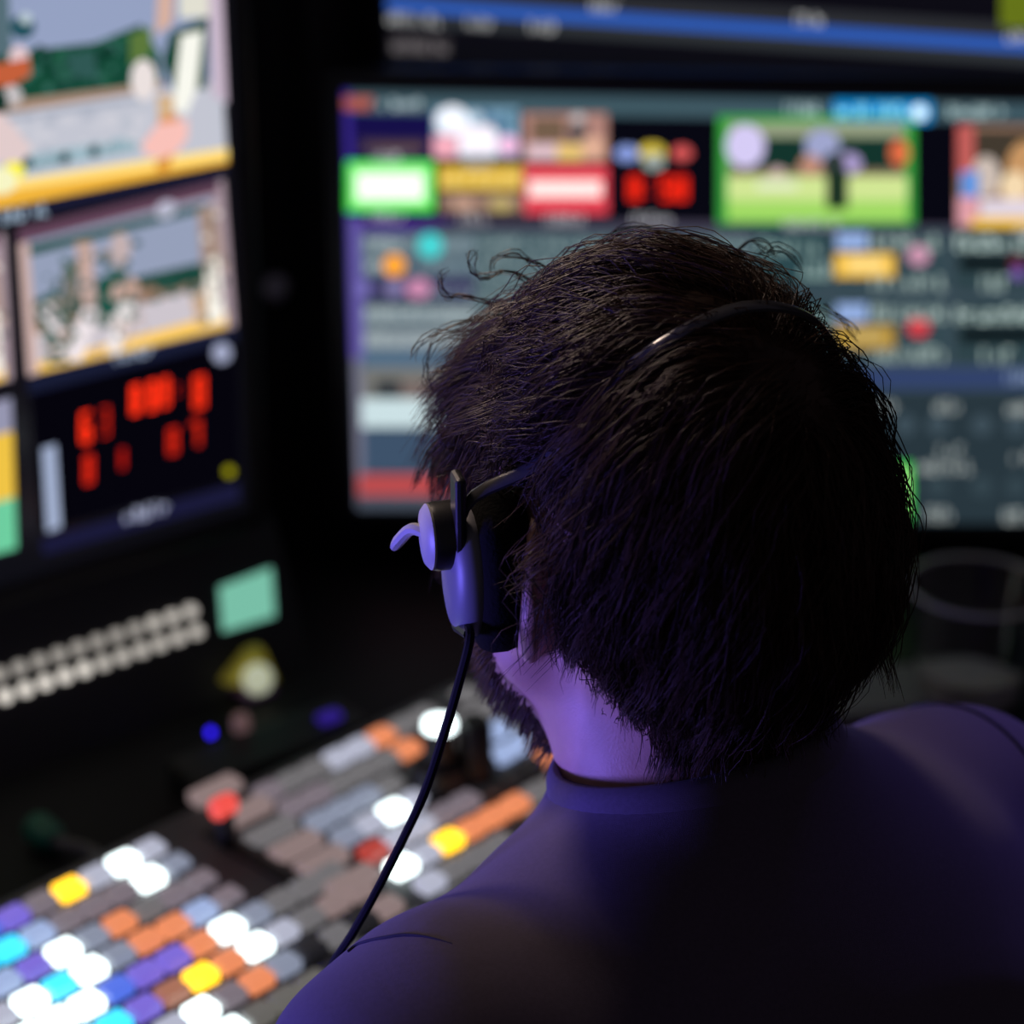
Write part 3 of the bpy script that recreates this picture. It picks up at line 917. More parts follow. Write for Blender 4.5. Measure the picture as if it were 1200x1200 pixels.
# knob on the wall between the monitors
kp = on_plane(308, 331, WL, V39)
wk = empty('wall_knob', kp, 'small grey metal knob on the dark wall between the two monitors', 'hook')
MB().lathe(kp, -V39, [(0.010, -0.002), (0.010, 0.004), (0.005, 0.006), (0.005, 0.016)], 16).build('stem', m_steel, wk)
MB().lathe(kp - V39 * 0.014, -V39, [(0.005, 0.0), (0.012, 0.003), (0.013, 0.009), (0.008, 0.014), (0.001, 0.016)], 16).build('cap', mat('knob_cap_pale', (0.80, 0.80, 0.80), 0.45), wk)  # cap coloured pale to stand in for the knob's highlight

# ------------------------------------------------------------------ video switcher console
m_con = mat('console_grey', (0.085, 0.085, 0.095), 0.5, noise=0.15, nscale=30, bump=0.05, bscale=300)
m_con2 = mat('console_dark_plate', (0.11, 0.105, 0.12), 0.55)
m_condark = mat('console_black', (0.008, 0.008, 0.009), 0.5)
OC = at_z(200, 1050, 0.86)
OC.z = DESK
TOP = DESK + 0.052


def con(u, v, z=0.0):
    return OC + U46 * u + V46 * v + Z * z


def con_uv(px, py, z=0.86):
    d = at_z(px, py, z) - OC
    return d.dot(U46), d.dot(V46)


sw = empty('video_switcher', con(-0.05, -0.03), 'long video switcher console covered with glowing square buttons in front of the operator', 'console')
MB().box(con(-0.055, -0.045, 0.026), U46, V46, Z, 0.83, 0.265, 0.052, 0.006).build('housing', m_con, sw, smooth=False)

GLOW = {
    'white': ((0.86, 1.0, 1.0), 3.2), 'yellow': ((1.0, 0.52, 0.015), 2.6), 'orange': ((1.0, 0.31, 0.13), 0.85), 'dimorange': ((0.62, 0.24, 0.14), 0.62),
    'blue': ((0.10, 0.20, 0.95), 0.85), 'cyan': ((0.04, 0.66, 1.0), 1.5), 'purple': ((0.26, 0.18, 0.9), 0.75), 'pink': ((0.85, 0.22, 0.5), 0.75),
    'lightblue': ((0.40, 0.52, 0.85), 0.85), 'bluegrey': ((0.38, 0.43, 0.58), 0.62), 'mauve': ((0.34, 0.28, 0.33), 0.55), 'grey': ((0.24, 0.23, 0.24), 0.62),
    'pale': ((0.62, 0.64, 0.80), 0.72), 'olive': ((0.20, 0.19, 0.17), 0.62), 'red': ((0.9, 0.09, 0.06), 0.5), 'pinkgrey': ((0.46, 0.33, 0.32), 0.55), 'black': ((0.05, 0.05, 0.055), 0.15),
}
GM = {k: mat('keycap_' + k, (0.10, 0.10, 0.10), 0.4, emit=c_, strength=s_) for k, (c_, s_) in GLOW.items()}
CAPS = {}


def keycap(u, v, colour, su=0.0185, sv=0.0155, h=0.009, name='button'):
    key = (colour, su, sv, h)
    c0 = con(u, v, 0.052)
    if key not in CAPS:
        o = MB().box(c0 + Z * (h / 2 - 0.001), U46, V46, Z, su, sv, h, 0.002).build(name, GM[colour], sw, smooth=False)
        CAPS[key] = (o.data, c0.copy())
        return o
    me, ref = CAPS[key]
    o = bpy.data.objects.new(name, me)
    COL.objects.link(o)
    o.parent = sw
    o.location = c0 - ref
    return o


SPOTS = '''
30,1052 mauve;50,1062 mauve;10,1062 purple;55,1037 orange;92,1030 yellow;131,1012 white;172,1031 white;165,998 pale;185,987 pale;205,974 pale;222,962 pale;215,1003 pale;195,1012 bluegrey;
120,1050 mauve;150,1055 mauve;92,1060 dimorange;200,1046 mauve;180,1060 grey;220,1040 mauve;245,1068 lightblue;265,1056 mauve;75,1068 mauve;
5,1075 blue;25,1093 lightblue;62,1076 lightblue;70,1111 white;102,1131 white;98,1096 bluegrey;130,1116 bluegrey;88,1074 dimorange;118,1086 orange;145,1076 orange;145,1104 orange;175,1092 orange;175,1072 orange;210,1083 orange;240,1100 orange;200,1062 grey;
25,1130 mauve;45,1128 purple;10,1146 lightblue;55,1150 cyan;40,1140 lightblue;3,1115 cyan;12,1172 white;60,1182 white;98,1165 white;40,1197 white;135,1147 blue;155,1134 purple;182,1121 purple;212,1108 purple;170,1150 pink;200,1137 pink;130,1162 blue;
265,1130 orange;292,1118 orange;231,1149 yellow;315,1143 orange;290,1152 orange;195,1160 dimorange;170,1177 purple;185,1166 purple;222,1190 white;265,1198 white;145,1194 cyan;115,1200 cyan;255,1173 lightblue;285,1165 mauve;302,1157 mauve;
330,1167 olive;345,1157 olive;362,1158 olive;320,1186 olive;290,1193 lightblue;278,1085 white;319,1108 white;335,1086 pale;365,1078 pale;300,1070 bluegrey;320,1060 grey;355,1062 grey;370,1047 grey;388,1053 pinkgrey;357,1127 bluegrey;250,1185 pale;
400,900 grey;440,905 grey;380,905 grey;395,946 bluegrey;425,950 bluegrey;405,962 bluegrey;440,930 bluegrey;463,944 white;497,1012 white;523,971 yellow;556,958 orange;580,948 orange;605,938 orange;590,930 grey;612,921 grey;500,925 pale;530,937 mauve;
450,985 red;472,985 pale;345,920 grey;352,936 mauve;330,930 mauve;290,943 pinkgrey;250,920 pinkgrey;440,965 pale;490,965 pale;505,985 pale;430,1000 black;440,1020 black;410,1060 black;430,1045 pinkgrey;
420,880 pale;400,885 pale;460,866 orange;590,856 lightblue;575,868 lightblue;604,866 lightblue;628,871 orange;545,915 black;565,900 black;590,895 black;620,900 black;480,900 black;
'''
spots = []
for it in SPOTS.replace('\n', '').split(';'):
    if it.strip():
        p_, c_ = it.strip().split(' ')
        x_, y_ = p_.split(',')
        spots.append((*con_uv(float(x_), float(y_)), c_))


def spot_colour(u, v, dflt):
    best, bd = dflt, 0.017
    for su, sv, c_ in spots:
        d_ = math.hypot(su - u, sv - v)
        if d_ < bd:
            best, bd = c_, d_
    return best


rows_v = [0.0585, 0.0315, 0.0045, -0.0225, -0.0495, -0.0765, -0.1035, -0.1305, -0.1575]
used = []
BRIGHT = {'white', 'yellow'}
cells = []
for j, v in enumerate(rows_v):
    for i in range(-19, 2):
        cells.append([i * 0.0215 + 0.006, v])
    if v < -0.045:
        for i in range(2, 5):
            cells.append([i * 0.0215 + 0.006, v])
for j, v in enumerate(rows_v[:8]):
    for i in range(10):
        cells.append([0.130 + i * 0.0215, v])
# the lit keys of the photo land exactly on the nearest cell
taken = {}
for su, sv, c_ in spots:
    if c_ in BRIGHT:
        k = min(range(len(cells)), key=lambda q: math.hypot(cells[q][0] - su, cells[q][1] - sv))
        taken[k] = c_
for k, (u, v) in enumerate(cells):
    if k in taken:
        colr = taken[k]
    else:
        colr = spot_colour(u, v, None)
        if colr in BRIGHT:
            colr = 'pale'
        if colr is None:
            colr = ('bluegrey', 'lightblue', 'grey', 'blue', 'mauve', 'grey', 'cyan', 'dimorange', 'grey', 'purple', 'black')[(k * 7 + int(u * 900)) % 11] if u < -0.17 else ('grey' if k % 4 else 'black')
    keycap(u, v, colr)

# long keys beside the fader
for (x, y, c_) in ((317, 969, 'grey'), (346, 986, 'pinkgrey'), (377, 1003, 'pinkgrey'), (413, 1026, 'pinkgrey'), (288, 945, 'pinkgrey'), (252, 920, 'pinkgrey')):
    u, v = con_uv(x, y)
    keycap(u, v, c_, 0.038, 0.016, 0.009, 'long_key')

# T-bar fader
MB().box(con(0.052, 0.0, 0.0535), U46, V46, Z, 0.058, 0.098, 0.004, 0.001).build('fader_plate', m_con2, sw, smooth=False)
MB().box(con(0.068, 0.004, 0.0565), U46, V46, Z, 0.010, 0.088, 0.003, 0.0008).build('fader_slot', m_condark, sw, smooth=False)
tpos = at_z(262, 945, DESK + 0.085)
tb_u, tb_v = (tpos - OC).dot(U46), (tpos - OC).dot(V46)
lev = MB().box(con(tb_u, tb_v, 0.066), U46, V46, Z, 0.010, 0.012, 0.036, 0.002).build('fader_lever', m_condark, sw, smooth=False)
MB().box(con(tb_u, tb_v, 0.085), U46, V46, Z, 0.020, 0.013, 0.015, 0.005).build('fader_handle', mat('fader_handle_red', (0.6, 0.05, 0.04), 0.35, emit=(1.0, 0.10, 0.08), strength=0.85), sw, smooth=False)['label'] = 'glowing red fader handle'
# joystick
jp = at_z(515, 848, DESK + 0.105)
ju, jv = (jp - OC).dot(U46), (jp - OC).dot(V46)
MB().lathe(con(ju, jv, 0.050), Z, [(0.026, 0.0), (0.026, 0.006), (0.021, 0.010), (0.019, 0.024), (0.012, 0.030), (0.0105, 0.048), (0.0125, 0.052)], 22).build('joystick', m_condark, sw)
MB().lathe(con(ju, jv, 0.101), Z, [(0.0120, 0.0), (0.0115, 0.006), (0.006, 0.009)], 20).build('joystick_light', GM['white'], sw)
jp = at_z(556, 850, DESK + 0.10)
ju, jv = (jp - OC).dot(U46), (jp - OC).dot(V46)
MB().lathe(con(ju, jv, 0.050), Z, [(0.018, 0.0), (0.018, 0.006), (0.013, 0.012), (0.012, 0.05), (0.009, 0.055)], 20).build('rotary_post', m_condark, sw)

# ------------------------------------------------------------------ things at the right: tumbler, notepad
cpos = at_z(1134, 818, DESK)
cup = empty('tumbler', cpos, 'clear tumbler with pale contents on the desk beside the right shoulder', 'tumbler')
m_cup = mat('clear_plastic', (1, 1, 1), 0.05, trans=1.0, spec=0.5)
m_cup.node_tree.nodes['Principled BSDF'].inputs['IOR'].default_value = 1.40
prof = [(0.037, 0.0), (0.040, 0.002), (0.054, 0.098), (0.0555, 0.100), (0.0535, 0.1005), (0.0515, 0.097), (0.0385, 0.006), (0.001, 0.006)]
MB().lathe(cpos, Z, prof, 40).build('wall', m_cup, cup, sharp=50)
m_rim = mat('cup_rim_pale', (0.55, 0.55, 0.56), 0.2, spec=0.8)  # pale rim colour stands in for highlights on the clear plastic
MB().lathe(cpos, Z, [(0.0535, 0.0985), (0.0565, 0.0985), (0.0572, 0.1000), (0.0565, 0.1016), (0.0535, 0.1016), (0.0530, 0.1000)], 40, cap=False).build('rim', m_rim, cup, sharp=80)
m_ice = mat('pale_contents', (0.85, 0.80, 0.78), 0.5, noise=0.25, nscale=60)
MB().lathe(cpos, Z, [(0.0376, 0.0075), (0.0400, 0.024), (0.0410, 0.031), (0.030, 0.035), (0.012, 0.032)], 28).build('contents', m_ice, cup)
npos = at_z(1015, 822, DESK)
nb = empty('notepad', npos, 'grey notepad lying on the desk between the head and the tumbler', 'notepad')
UN, VN = axes(12)
m_pap = mat('paper_grey', (0.30, 0.30, 0.31), 0.8)
MB().box(npos + Z * 0.008, UN, VN, Z, 0.10, 0.075, 0.010).build('pages', m_pap, nb, smooth=False)
MB().box(npos + Z * 0.0015, UN, VN, Z, 0.104, 0.079, 0.003).build('back_cover', m_condark, nb, smooth=False)
MB().box(npos + Z * 0.009 + VN * 0.036, UN, VN, Z, 0.104, 0.008, 0.014, 0.002).build('binding', m_condark, nb, smooth=False)

#PERSON#
# ------------------------------------------------------------------ person
PYAW = math.radians(37.0)
PC, PS = math.cos(PYAW), math.sin(PYAW)


def pw(p):
    """person space (x right, y ahead, z up, head above the origin) to the room"""
    return Vector((HEAD.x + PC * p[0] - PS * p[1], HEAD.y + PS * p[0] + PC * p[1], p[2]))


def pw_arr(a):
    out = np.empty_like(a)
    out[:, 0] = HEAD.x + PC * a[:, 0] - PS * a[:, 1]
    out[:, 1] = HEAD.y + PS * a[:, 0] + PC * a[:, 1]
    out[:, 2] = a[:, 2]
    return out


HYAW = math.radians(29.0)
HC_, HS_ = math.cos(HYAW), math.sin(HYAW)
DC, DS = math.cos(HYAW - PYAW), math.sin(HYAW - PYAW)


def hw(p):
    """head space (turned less to the left than the body) to the room"""
    return Vector((HEAD.x + HC_ * p[0] - HS_ * p[1], HEAD.y + HS_ * p[0] + HC_ * p[1], p[2]))


def hw_arr(a):
    out = np.empty_like(a)
    out[:, 0] = HEAD.x + HC_ * a[:, 0] - HS_ * a[:, 1]
    out[:, 1] = HEAD.y + HS_ * a[:, 0] + HC_ * a[:, 1]
    out[:, 2] = a[:, 2]
    return out


def hp(x, y, z):
    """head space to person space"""
    return (DC * x - DS * y, DS * x + DC * y, z)


class Field:
    """smooth union of rounded shapes on a grid, surfaced with surface nets"""

    def __init__(self, lo, hi, h):
        self.lo, self.h = np.array(lo, float), h
        self.n = np.ceil((np.array(hi) - self.lo) / h).astype(int) + 1
        self.d = np.full(tuple(self.n), 0.2, np.float32)

    def _sub(self, lo, hi, m=0.05):
        i0 = np.clip(np.floor((np.array(lo) - m - self.lo) / self.h).astype(int), 0, self.n - 1)
        i1 = np.clip(np.ceil((np.array(hi) + m - self.lo) / self.h).astype(int) + 1, 1, self.n)
        sl = tuple(slice(a, b) for a, b in zip(i0, i1))
        g = [self.lo[k] + self.h * np.arange(i0[k], i1[k]) for k in range(3)]
        return sl, g[0][:, None, None], g[1][None, :, None], g[2][None, None, :]

    def _smin(self, sl, d, k):
        a = self.d[sl]
        hh = np.clip(0.5 + 0.5 * (a - d) / k, 0, 1)
        self.d[sl] = (a * (1 - hh) + d * hh - k * hh * (1 - hh)).astype(np.float32)

    def ell(self, c, r, k=0.02, grow=0.0, yaw=0.0, pit=0.0):
        r = np.array(r) + grow
        R_ = max(r)
        sl, X, Y, Zz = self._sub(np.array(c) - R_, np.array(c) + R_)
        x, y, z = X - c[0], Y - c[1], Zz - c[2]
        if yaw:
            cs, sn = math.cos(yaw), math.sin(yaw)
            x, y = cs * x + sn * y, -sn * x + cs * y
        if pit:
            cs, sn = math.cos(pit), math.sin(pit)
            y, z = cs * y + sn * z, -sn * y + cs * z
        k0 = np.sqrt((x / r[0]) ** 2 + (y / r[1]) ** 2 + (z / r[2]) ** 2)
        k1 = np.sqrt((x / r[0] ** 2) ** 2 + (y / r[1] ** 2) ** 2 + (z / r[2] ** 2) ** 2) + 1e-9
        self._smin(sl, k0 * (k0 - 1) / k1, k)

    def cap(self, a, b, ra, rb, k=0.02, grow=0.0):
        a, b = np.array(a, float), np.array(b, float)
        ra, rb = ra + grow, rb + grow
        m = max(ra, rb)
        sl, X, Y, Zz = self._sub(np.minimum(a, b) - m, np.maximum(a, b) + m)
        ab = b - a
        t = np.clip(((X - a[0]) * ab[0] + (Y - a[1]) * ab[1] + (Zz - a[2]) * ab[2]) / ab.dot(ab), 0, 1)
        d = np.sqrt((X - a[0] - t * ab[0]) ** 2 + (Y - a[1] - t * ab[1]) ** 2 + (Zz - a[2] - t * ab[2]) ** 2) - (ra + (rb - ra) * t)
        self._smin(sl, d, k)

    def cut(self, p, n, k=None):
        """keep only what lies behind the plane through p with outward normal n"""
        n = np.array(n, float) / np.linalg.norm(n)
        g = [self.lo[k_] + self.h * np.arange(self.n[k_]) for k_ in range(3)]
        pl = ((g[0][:, None, None] - p[0]) * n[0] + (g[1][None, :, None] - p[1]) * n[1] + (g[2][None, None, :] - p[2]) * n[2])
        self.d = np.maximum(self.d, pl.astype(np.float32))

    def ripple(self, fn):
        g = [self.lo[k_] + self.h * np.arange(self.n[k_]) for k_ in range(3)]
        self.d = self.d + fn(g[0][:, None, None], g[1][None, :, None], g[2][None, None, :]).astype(np.float32)

    def surface(self):
        d = self.d
        s = d < 0
        c = np.zeros(tuple(np.array(d.shape) - 1), np.int8)
        for dx in (0, 1):
            for dy in (0, 1):
                for dz in (0, 1):
                    c += s[dx:dx + c.shape[0], dy:dy + c.shape[1], dz:dz + c.shape[2]]
        act = np.argwhere((c > 0) & (c < 8))
        idx = -np.ones(c.shape, np.int64)
        idx[act[:, 0], act[:, 1], act[:, 2]] = np.arange(len(act))
        acc = np.zeros((len(act), 3))
        cnt = np.zeros(len(act))
        cor = [(x, y, z) for x in (0, 1) for y in (0, 1) for z in (0, 1)]
        for i in range(8):
            for j in range(i + 1, 8):
                p, q = np.array(cor[i]), np.array(cor[j])
                if np.abs(p - q).sum() != 1:
                    continue
                ip, iq = act + p, act + q
                da = d[ip[:, 0], ip[:, 1], ip[:, 2]]
                db = d[iq[:, 0], iq[:, 1], iq[:, 2]]
                m = (da < 0) != (db < 0)
                t = np.where(m, da / np.where(m, da - db, 1), 0)
                acc[m] += (p + (q - p) * t[:, None])[m]
                cnt[m] += 1
        verts = self.lo + self.h * (act + acc / cnt[:, None])
        quads = []
        for ax in range(3):
            o1, o2 = [(1, 2), (2, 0), (0, 1)][ax]
            e = np.zeros(3, int)
            e[ax] = 1
            a = s[:-1, :-1, :-1] if False else s
            sh = [slice(None)] * 3
            sh[ax] = slice(0, -1)
            sh2 = [slice(None)] * 3
            sh2[ax] = slice(1, None)
            ed = np.argwhere(s[tuple(sh)] != s[tuple(sh2)])
            ok = (ed[:, o1] > 0) & (ed[:, o2] > 0) & (ed[:, o1] < c.shape[o1]) & (ed[:, o2] < c.shape[o2])
            ed = ed[ok]
            ins = s[ed[:, 0], ed[:, 1], ed[:, 2]]
            v1 = np.zeros(3, int)
            v1[o1] = 1
            v2 = np.zeros(3, int)
            v2[o2] = 1
            q = []
            for off in (0 * v1, v1, v1 + v2, v2):
                r_ = ed - off
                q.append(idx[r_[:, 0], r_[:, 1], r_[:, 2]])
            q = np.stack(q, 1)
            q[~ins] = q[~ins][:, ::-1]
            quads.append(q)
        quads = np.concatenate(quads)
        quads = quads[(quads >= 0).all(1)]
        return verts, quads


def relax(v, q, it=2, lam=0.5):
    e = np.concatenate([q[:, [0, 1]], q[:, [1, 2]], q[:, [2, 3]], q[:, [3, 0]]])
    n = len(v)
    for _ in range(it):
        for l_ in (lam, -lam * 1.04):
            acc = np.zeros_like(v)
            cn = np.zeros(n)
            np.add.at(acc, e[:, 0], v[e[:, 1]])
            np.add.at(acc, e[:, 1], v[e[:, 0]])
            np.add.at(cn, e[:, 0], 1)
            np.add.at(cn, e[:, 1], 1)
            v = v + l_ * (acc / np.maximum(cn, 1)[:, None] - v)
    return v


def np_mesh(name, v, q, material, parent, smooth=True):
    """v in room coordinates (array), q quads (array)"""
    off = rootloc(parent)
    me = bpy.data.meshes.new(name)
    me.vertices.add(len(v))
    me.vertices.foreach_set('co', (v - np.array(off)).astype(np.float32).ravel())
    k = q.shape[1]
    me.loops.add(q.size)
    me.loops.foreach_set('vertex_index', q.astype(np.int32).ravel())
    me.polygons.add(len(q))
    me.polygons.foreach_set('loop_start', np.arange(0, q.size, k, dtype=np.int32))
    me.polygons.foreach_set('use_smooth', np.ones(len(q), bool) if smooth else np.zeros(len(q), bool))
    me.update(calc_edges=True)
    me.validate()
    me.materials.append(material)
    o = bpy.data.objects.new(name, me)
    COL.objects.link(o)
    o.parent = parent
    return o


# joints (person space)
SHL, SHR = (-0.170, -0.055, 1.030), (0.178, -0.040, 1.020)
ELL, ELR = (-0.255, 0.015, 0.800), (0.275, 0.110, 0.850)
WRL, WRR = (-0.060, 0.150, 0.700), (0.265, 0.225, 0.905)


def torso(F, g=0.0, sleeves=1.0):
    F.ell((0, -0.050, 0.93), (0.165, 0.110, 0.175), 0.04, g)            # chest
    F.ell((0, -0.075, 1.005), (0.150, 0.080, 0.115), 0.05, g)           # upper back
    F.ell((0, -0.025, 0.73), (0.155, 0.115, 0.200), 0.05, g)            # belly
    F.ell((0, -0.020, 0.58), (0.175, 0.130, 0.110), 0.04, g)            # hips
    for s, sh in ((-1, SHL), (1, SHR)):
        F.cap((s * 0.030, -0.058, 1.080 if s < 0 else 1.064), (sh[0] * 0.86, sh[1], sh[2] + 0.006), 0.052, 0.050, 0.04, g)   # trapezius
        F.ell((sh[0], sh[1], sh[2] - 0.012), (0.060, 0.062, 0.064), 0.035, g)
        F.ell((s * 0.085, -0.105, 0.985), (0.065, 0.040, 0.085), 0.04, g)
    for sh, el in ((SHL, ELL), (SHR, ELR)):
        e = [sh[i] + (el[i] - sh[i]) * sleeves for i in range(3)]
        F.cap(sh, e, 0.053, 0.053 - 0.012 * sleeves, 0.03, g)


def hand(F, wr, ahead, side, palm_dn=(0, 0, -1)):
    """palm and five bent fingers; ahead: unit direction of the hand, side: towards the thumb"""
    a, s = np.array(ahead, float), np.array(side, float)
    a /= np.linalg.norm(a)
    s -= a * s.dot(a)
    s /= np.linalg.norm(s)
    w_ = np.array(wr)
    dn = np.array(palm_dn, float)
    for t in (-0.024, -0.008, 0.008, 0.024):
        F.cap(w_ + a * 0.015 + s * t * 0.7, w_ + a * 0.085 + s * t, 0.014, 0.011, 0.012)
    for t, L in ((0.034, 0.062), (0.0115, 0.070), (-0.0115, 0.064), (-0.034, 0.050)):
        k0 = w_ + a * 0.088 + s * t * 0.85
        k1 = k0 + (a + s * t * 2) * L * 0.5 + dn * -0.004
        k2 = k1 + a * L * 0.32 + dn * 0.010
        k3 = k2 + a * L * 0.20 + dn * 0.014
        F.cap(k0, k1, 0.0092, 0.0084, 0.004)
        F.cap(k1, k2, 0.0084, 0.0078, 0.004)
        F.cap(k2, k3, 0.0078, 0.0070, 0.004)
    b0 = w_ + a * 0.025 + s * 0.022
    b1 = b0 + s * 0.028 + a * 0.022
    b2 = b1 + s * 0.010 + a * 0.030 + dn * 0.006
    b3 = b2 + a * 0.022 + dn * 0.006
    F.cap(b0, b1, 0.014, 0.0105, 0.008)
    F.cap(b1, b2, 0.0105, 0.0092, 0.004)
    F.cap(b2, b3, 0.0092, 0.0080, 0.004)


HZ = HEAD.z
person = empty('person', pw((0, 0, 0.0)), 'person seen from behind, dark wavy hair, navy T-shirt, wearing a headset', 'person')
m_skin = mat('skin', (0.46, 0.25, 0.18), 0.52, noise=0.12, nscale=90, bump=0.12, bscale=900, sss=0.12)
B = Field((-0.40, -0.22, 0.02), (0.40, 0.62, 1.42), 0.0046)
torso(B, -0.004)
# neck, skull, face
B.cap((0, -0.004, HZ - 0.055), (0, -0.050, 1.075), 0.058, 0.067, 0.03)
HD = HYAW - PYAW
B.ell(hp(0, -0.012, HZ + 0.016), (0.071, 0.092, 0.094), 0.02, yaw=HD)
B.ell(hp(0, -0.052, HZ - 0.012), (0.058, 0.048, 0.060), 0.03, yaw=HD)
B.ell(hp(0, 0.036, HZ - 0.045), (0.060, 0.060, 0.080), 0.03, yaw=HD)
B.ell(hp(0, 0.060, HZ - 0.098), (0.032, 0.034, 0.028), 0.03, yaw=HD)
for s in (-1, 1):
    B.cap(hp(s * 0.062, 0.010, HZ - 0.058), hp(s * 0.022, 0.074, HZ - 0.108), 0.015, 0.016, 0.022)      # jaw
    B.ell(hp(s * 0.040, 0.072, HZ - 0.030), (0.022, 0.020, 0.020), 0.02)                             # cheek
    B.cap(hp(s * 0.012, 0.090, HZ + 0.020), hp(s * 0.045, 0.078, HZ + 0.020), 0.008, 0.007, 0.015)     # brow
    B.ell(hp(s * 0.0760, -0.017, HZ - 0.016), (0.0080, 0.025, 0.034), 0.006, yaw=HD + s * 0.45)           # ear
    B.ell(hp(s * 0.073, -0.006, HZ - 0.040), (0.007, 0.010, 0.013), 0.006)
B.cap(hp(0, 0.098, HZ + 0.006), hp(0, 0.114, HZ - 0.030), 0.009, 0.013, 0.012)                          # nose
B.cap(hp(-0.018, 0.090, HZ - 0.064), hp(0.018, 0.090, HZ - 0.064), 0.008, 0.008, 0.008)                 # lips
B.cap(hp(-0.014, 0.089, HZ - 0.075), hp(0.014, 0.089, HZ - 0.075), 0.008, 0.008, 0.006)
# arms, hands
for el, wr, ah, sd in ((ELL, WRL, (0.9, 0.35, -0.10), (-0.3, 0.9, 0.0)), (ELR, WRR, (-0.12, 0.98, -0.08), (-1, 0.0, 0))):
    B.cap(el, wr, 0.043, 0.026, 0.025)
    hand(B, wr, ah, sd)
# legs
for s in (-1, 1):
    B.cap((s * 0.090, 0.02, 0.565), (s * 0.115, 0.43, 0.555), 0.080, 0.056, 0.04)
    B.cap((s * 0.115, 0.43, 0.550), (s * 0.115, 0.42, 0.11), 0.055, 0.036, 0.03)
    B.cap((s * 0.115, 0.41, 0.075), (s * 0.120, 0.55, 0.055), 0.034, 0.028, 0.02)
bv, bq = B.surface()
bv = relax(bv, bq, 2)
np_mesh('body', pw_arr(bv), bq, m_skin, person)
m_eye = mat('eye_white', (0.8, 0.8, 0.8), 0.2)
for s in (-1, 1):
    MB().lathe(hw((s * 0.030, 0.075, HZ + 0.002)), Vector((-HS_, HC_, 0)), [(0.002, -0.011), (0.009, -0.007), (0.0115, 0.0), (0.009, 0.007), (0.002, 0.011)], 14).build('eye', m_eye, person)

# trousers and shoes (below the frame)
T = Field((-0.30, -0.24, 0.06), (0.30, 0.55, 0.72), 0.008)
T.ell((0, -0.020, 0.58), (0.175, 0.130, 0.110), 0.04, 0.010)
for s in (-1, 1):
    T.cap((s * 0.090, 0.02, 0.565), (s * 0.115, 0.43, 0.555), 0.080, 0.058, 0.04, 0.012)
    T.cap((s * 0.115, 0.43, 0.550), (s * 0.115, 0.42, 0.11), 0.056, 0.042, 0.03, 0.014)
T.cut((0, 0, 0.66), (0, 0, 1))
tv, tq = T.surface()
np_mesh('trousers', pw_arr(relax(tv, tq, 1)), tq, mat('trouser_cloth', (0.012, 0.012, 0.015), 0.9, bump=0.2, bscale=700), person)
m_shoe = mat('shoe_black', (0.012, 0.012, 0.012), 0.5)
for s in (-1, 1):
    S_ = Field((s * 0.118 - 0.10, 0.32, -0.01), (s * 0.118 + 0.10, 0.68, 0.20), 0.006)
    S_.cap((s * 0.115, 0.40, 0.055), (s * 0.120, 0.57, 0.045), 0.048, 0.044, 0.03)
    S_.cap((s * 0.115, 0.41, 0.06), (s * 0.115, 0.42, 0.12), 0.045, 0.046, 0.02)
    S_.cut((0, 0, 0.004), (0, 0, -1))
    S_.cut((0, 0, 0.13), (0, 0, 1))
    sv_, sq_ = S_.surface()
    np_mesh('shoe', pw_arr(sv_), sq_, m_shoe, person)

# T-shirt
CP, CN = np.array((0.0, -0.100, 1.158)), np.array((0.0, 0.30, 0.954))       # collar plane
F = Field((-0.36, -0.24, 0.50), (0.36, 0.20, 1.24), 0.0050)
torso(F, 0.009, 0.62)
F.cap((0, -0.022, HZ - 0.06), (0, -0.050, 1.070), 0.0605, 0.069, 0.025)


def folds(X, Y, Zz):
    return (0.0022 * np.sin(38 * X + 22 * Zz + 6 * np.sin(14 * Zz + 9 * Y)) * np.clip((1.10 - Zz) * 6, 0, 1)
            + 0.0016 * np.sin(60 * Zz + 30 * X + 12 * Y + 3 * np.sin(25 * X)) * np.clip((1.05 - Zz) * 8, 0, 1)
            + 0.0020 * np.sin(70 * (np.abs(X) - 0.4 * Zz)) * np.clip((np.abs(X) - 0.09) * 12, 0, 1))


F.ripple(folds)
F.cut(CP, CN)
for sh, el in ((SHL, ELL), (SHR, ELR)):
    p_ = [sh[i] + (el[i] - sh[i]) * 0.62 for i in range(3)]
    nn = np.array(el) - np.array(sh)
    # only the sleeve end is cut, the torso lies on the other side of the plane
    g_ = [F.lo[k_] + F.h * np.arange(F.n[k_]) for k_ in range(3)]
    nn = nn / np.linalg.norm(nn)
    pl = (g_[0][:, None, None] - p_[0]) * nn[0] + (g_[1][None, :, None] - p_[1]) * nn[1] + (g_[2][None, None, :] - p_[2]) * nn[2]
    far = np.sqrt((g_[0][:, None, None] - p_[0]) ** 2 + (g_[1][None, :, None] - p_[1]) ** 2 + (g_[2][None, None, :] - p_[2]) ** 2)
    F.d = np.where(far < 0.085, np.maximum(F.d, pl), F.d).astype(np.float32)
F.cut((0, 0, 0.53), (0, 0, -1))
fv, fq = F.surface()
fv = relax(fv, fq, 3)
m_shirt = mat('tshirt_navy', (0.062, 0.044, 0.072), 0.85, noise=0.22, nscale=500, bump=0.22, bscale=2600, sheen=0.08)
shirt = np_mesh('t_shirt', pw_arr(fv), fq, m_shirt, person)
shirt_bvh = BVHTree.FromPolygons([tuple(p) for p in fv], [tuple(int(i) for i in f) for f in fq])
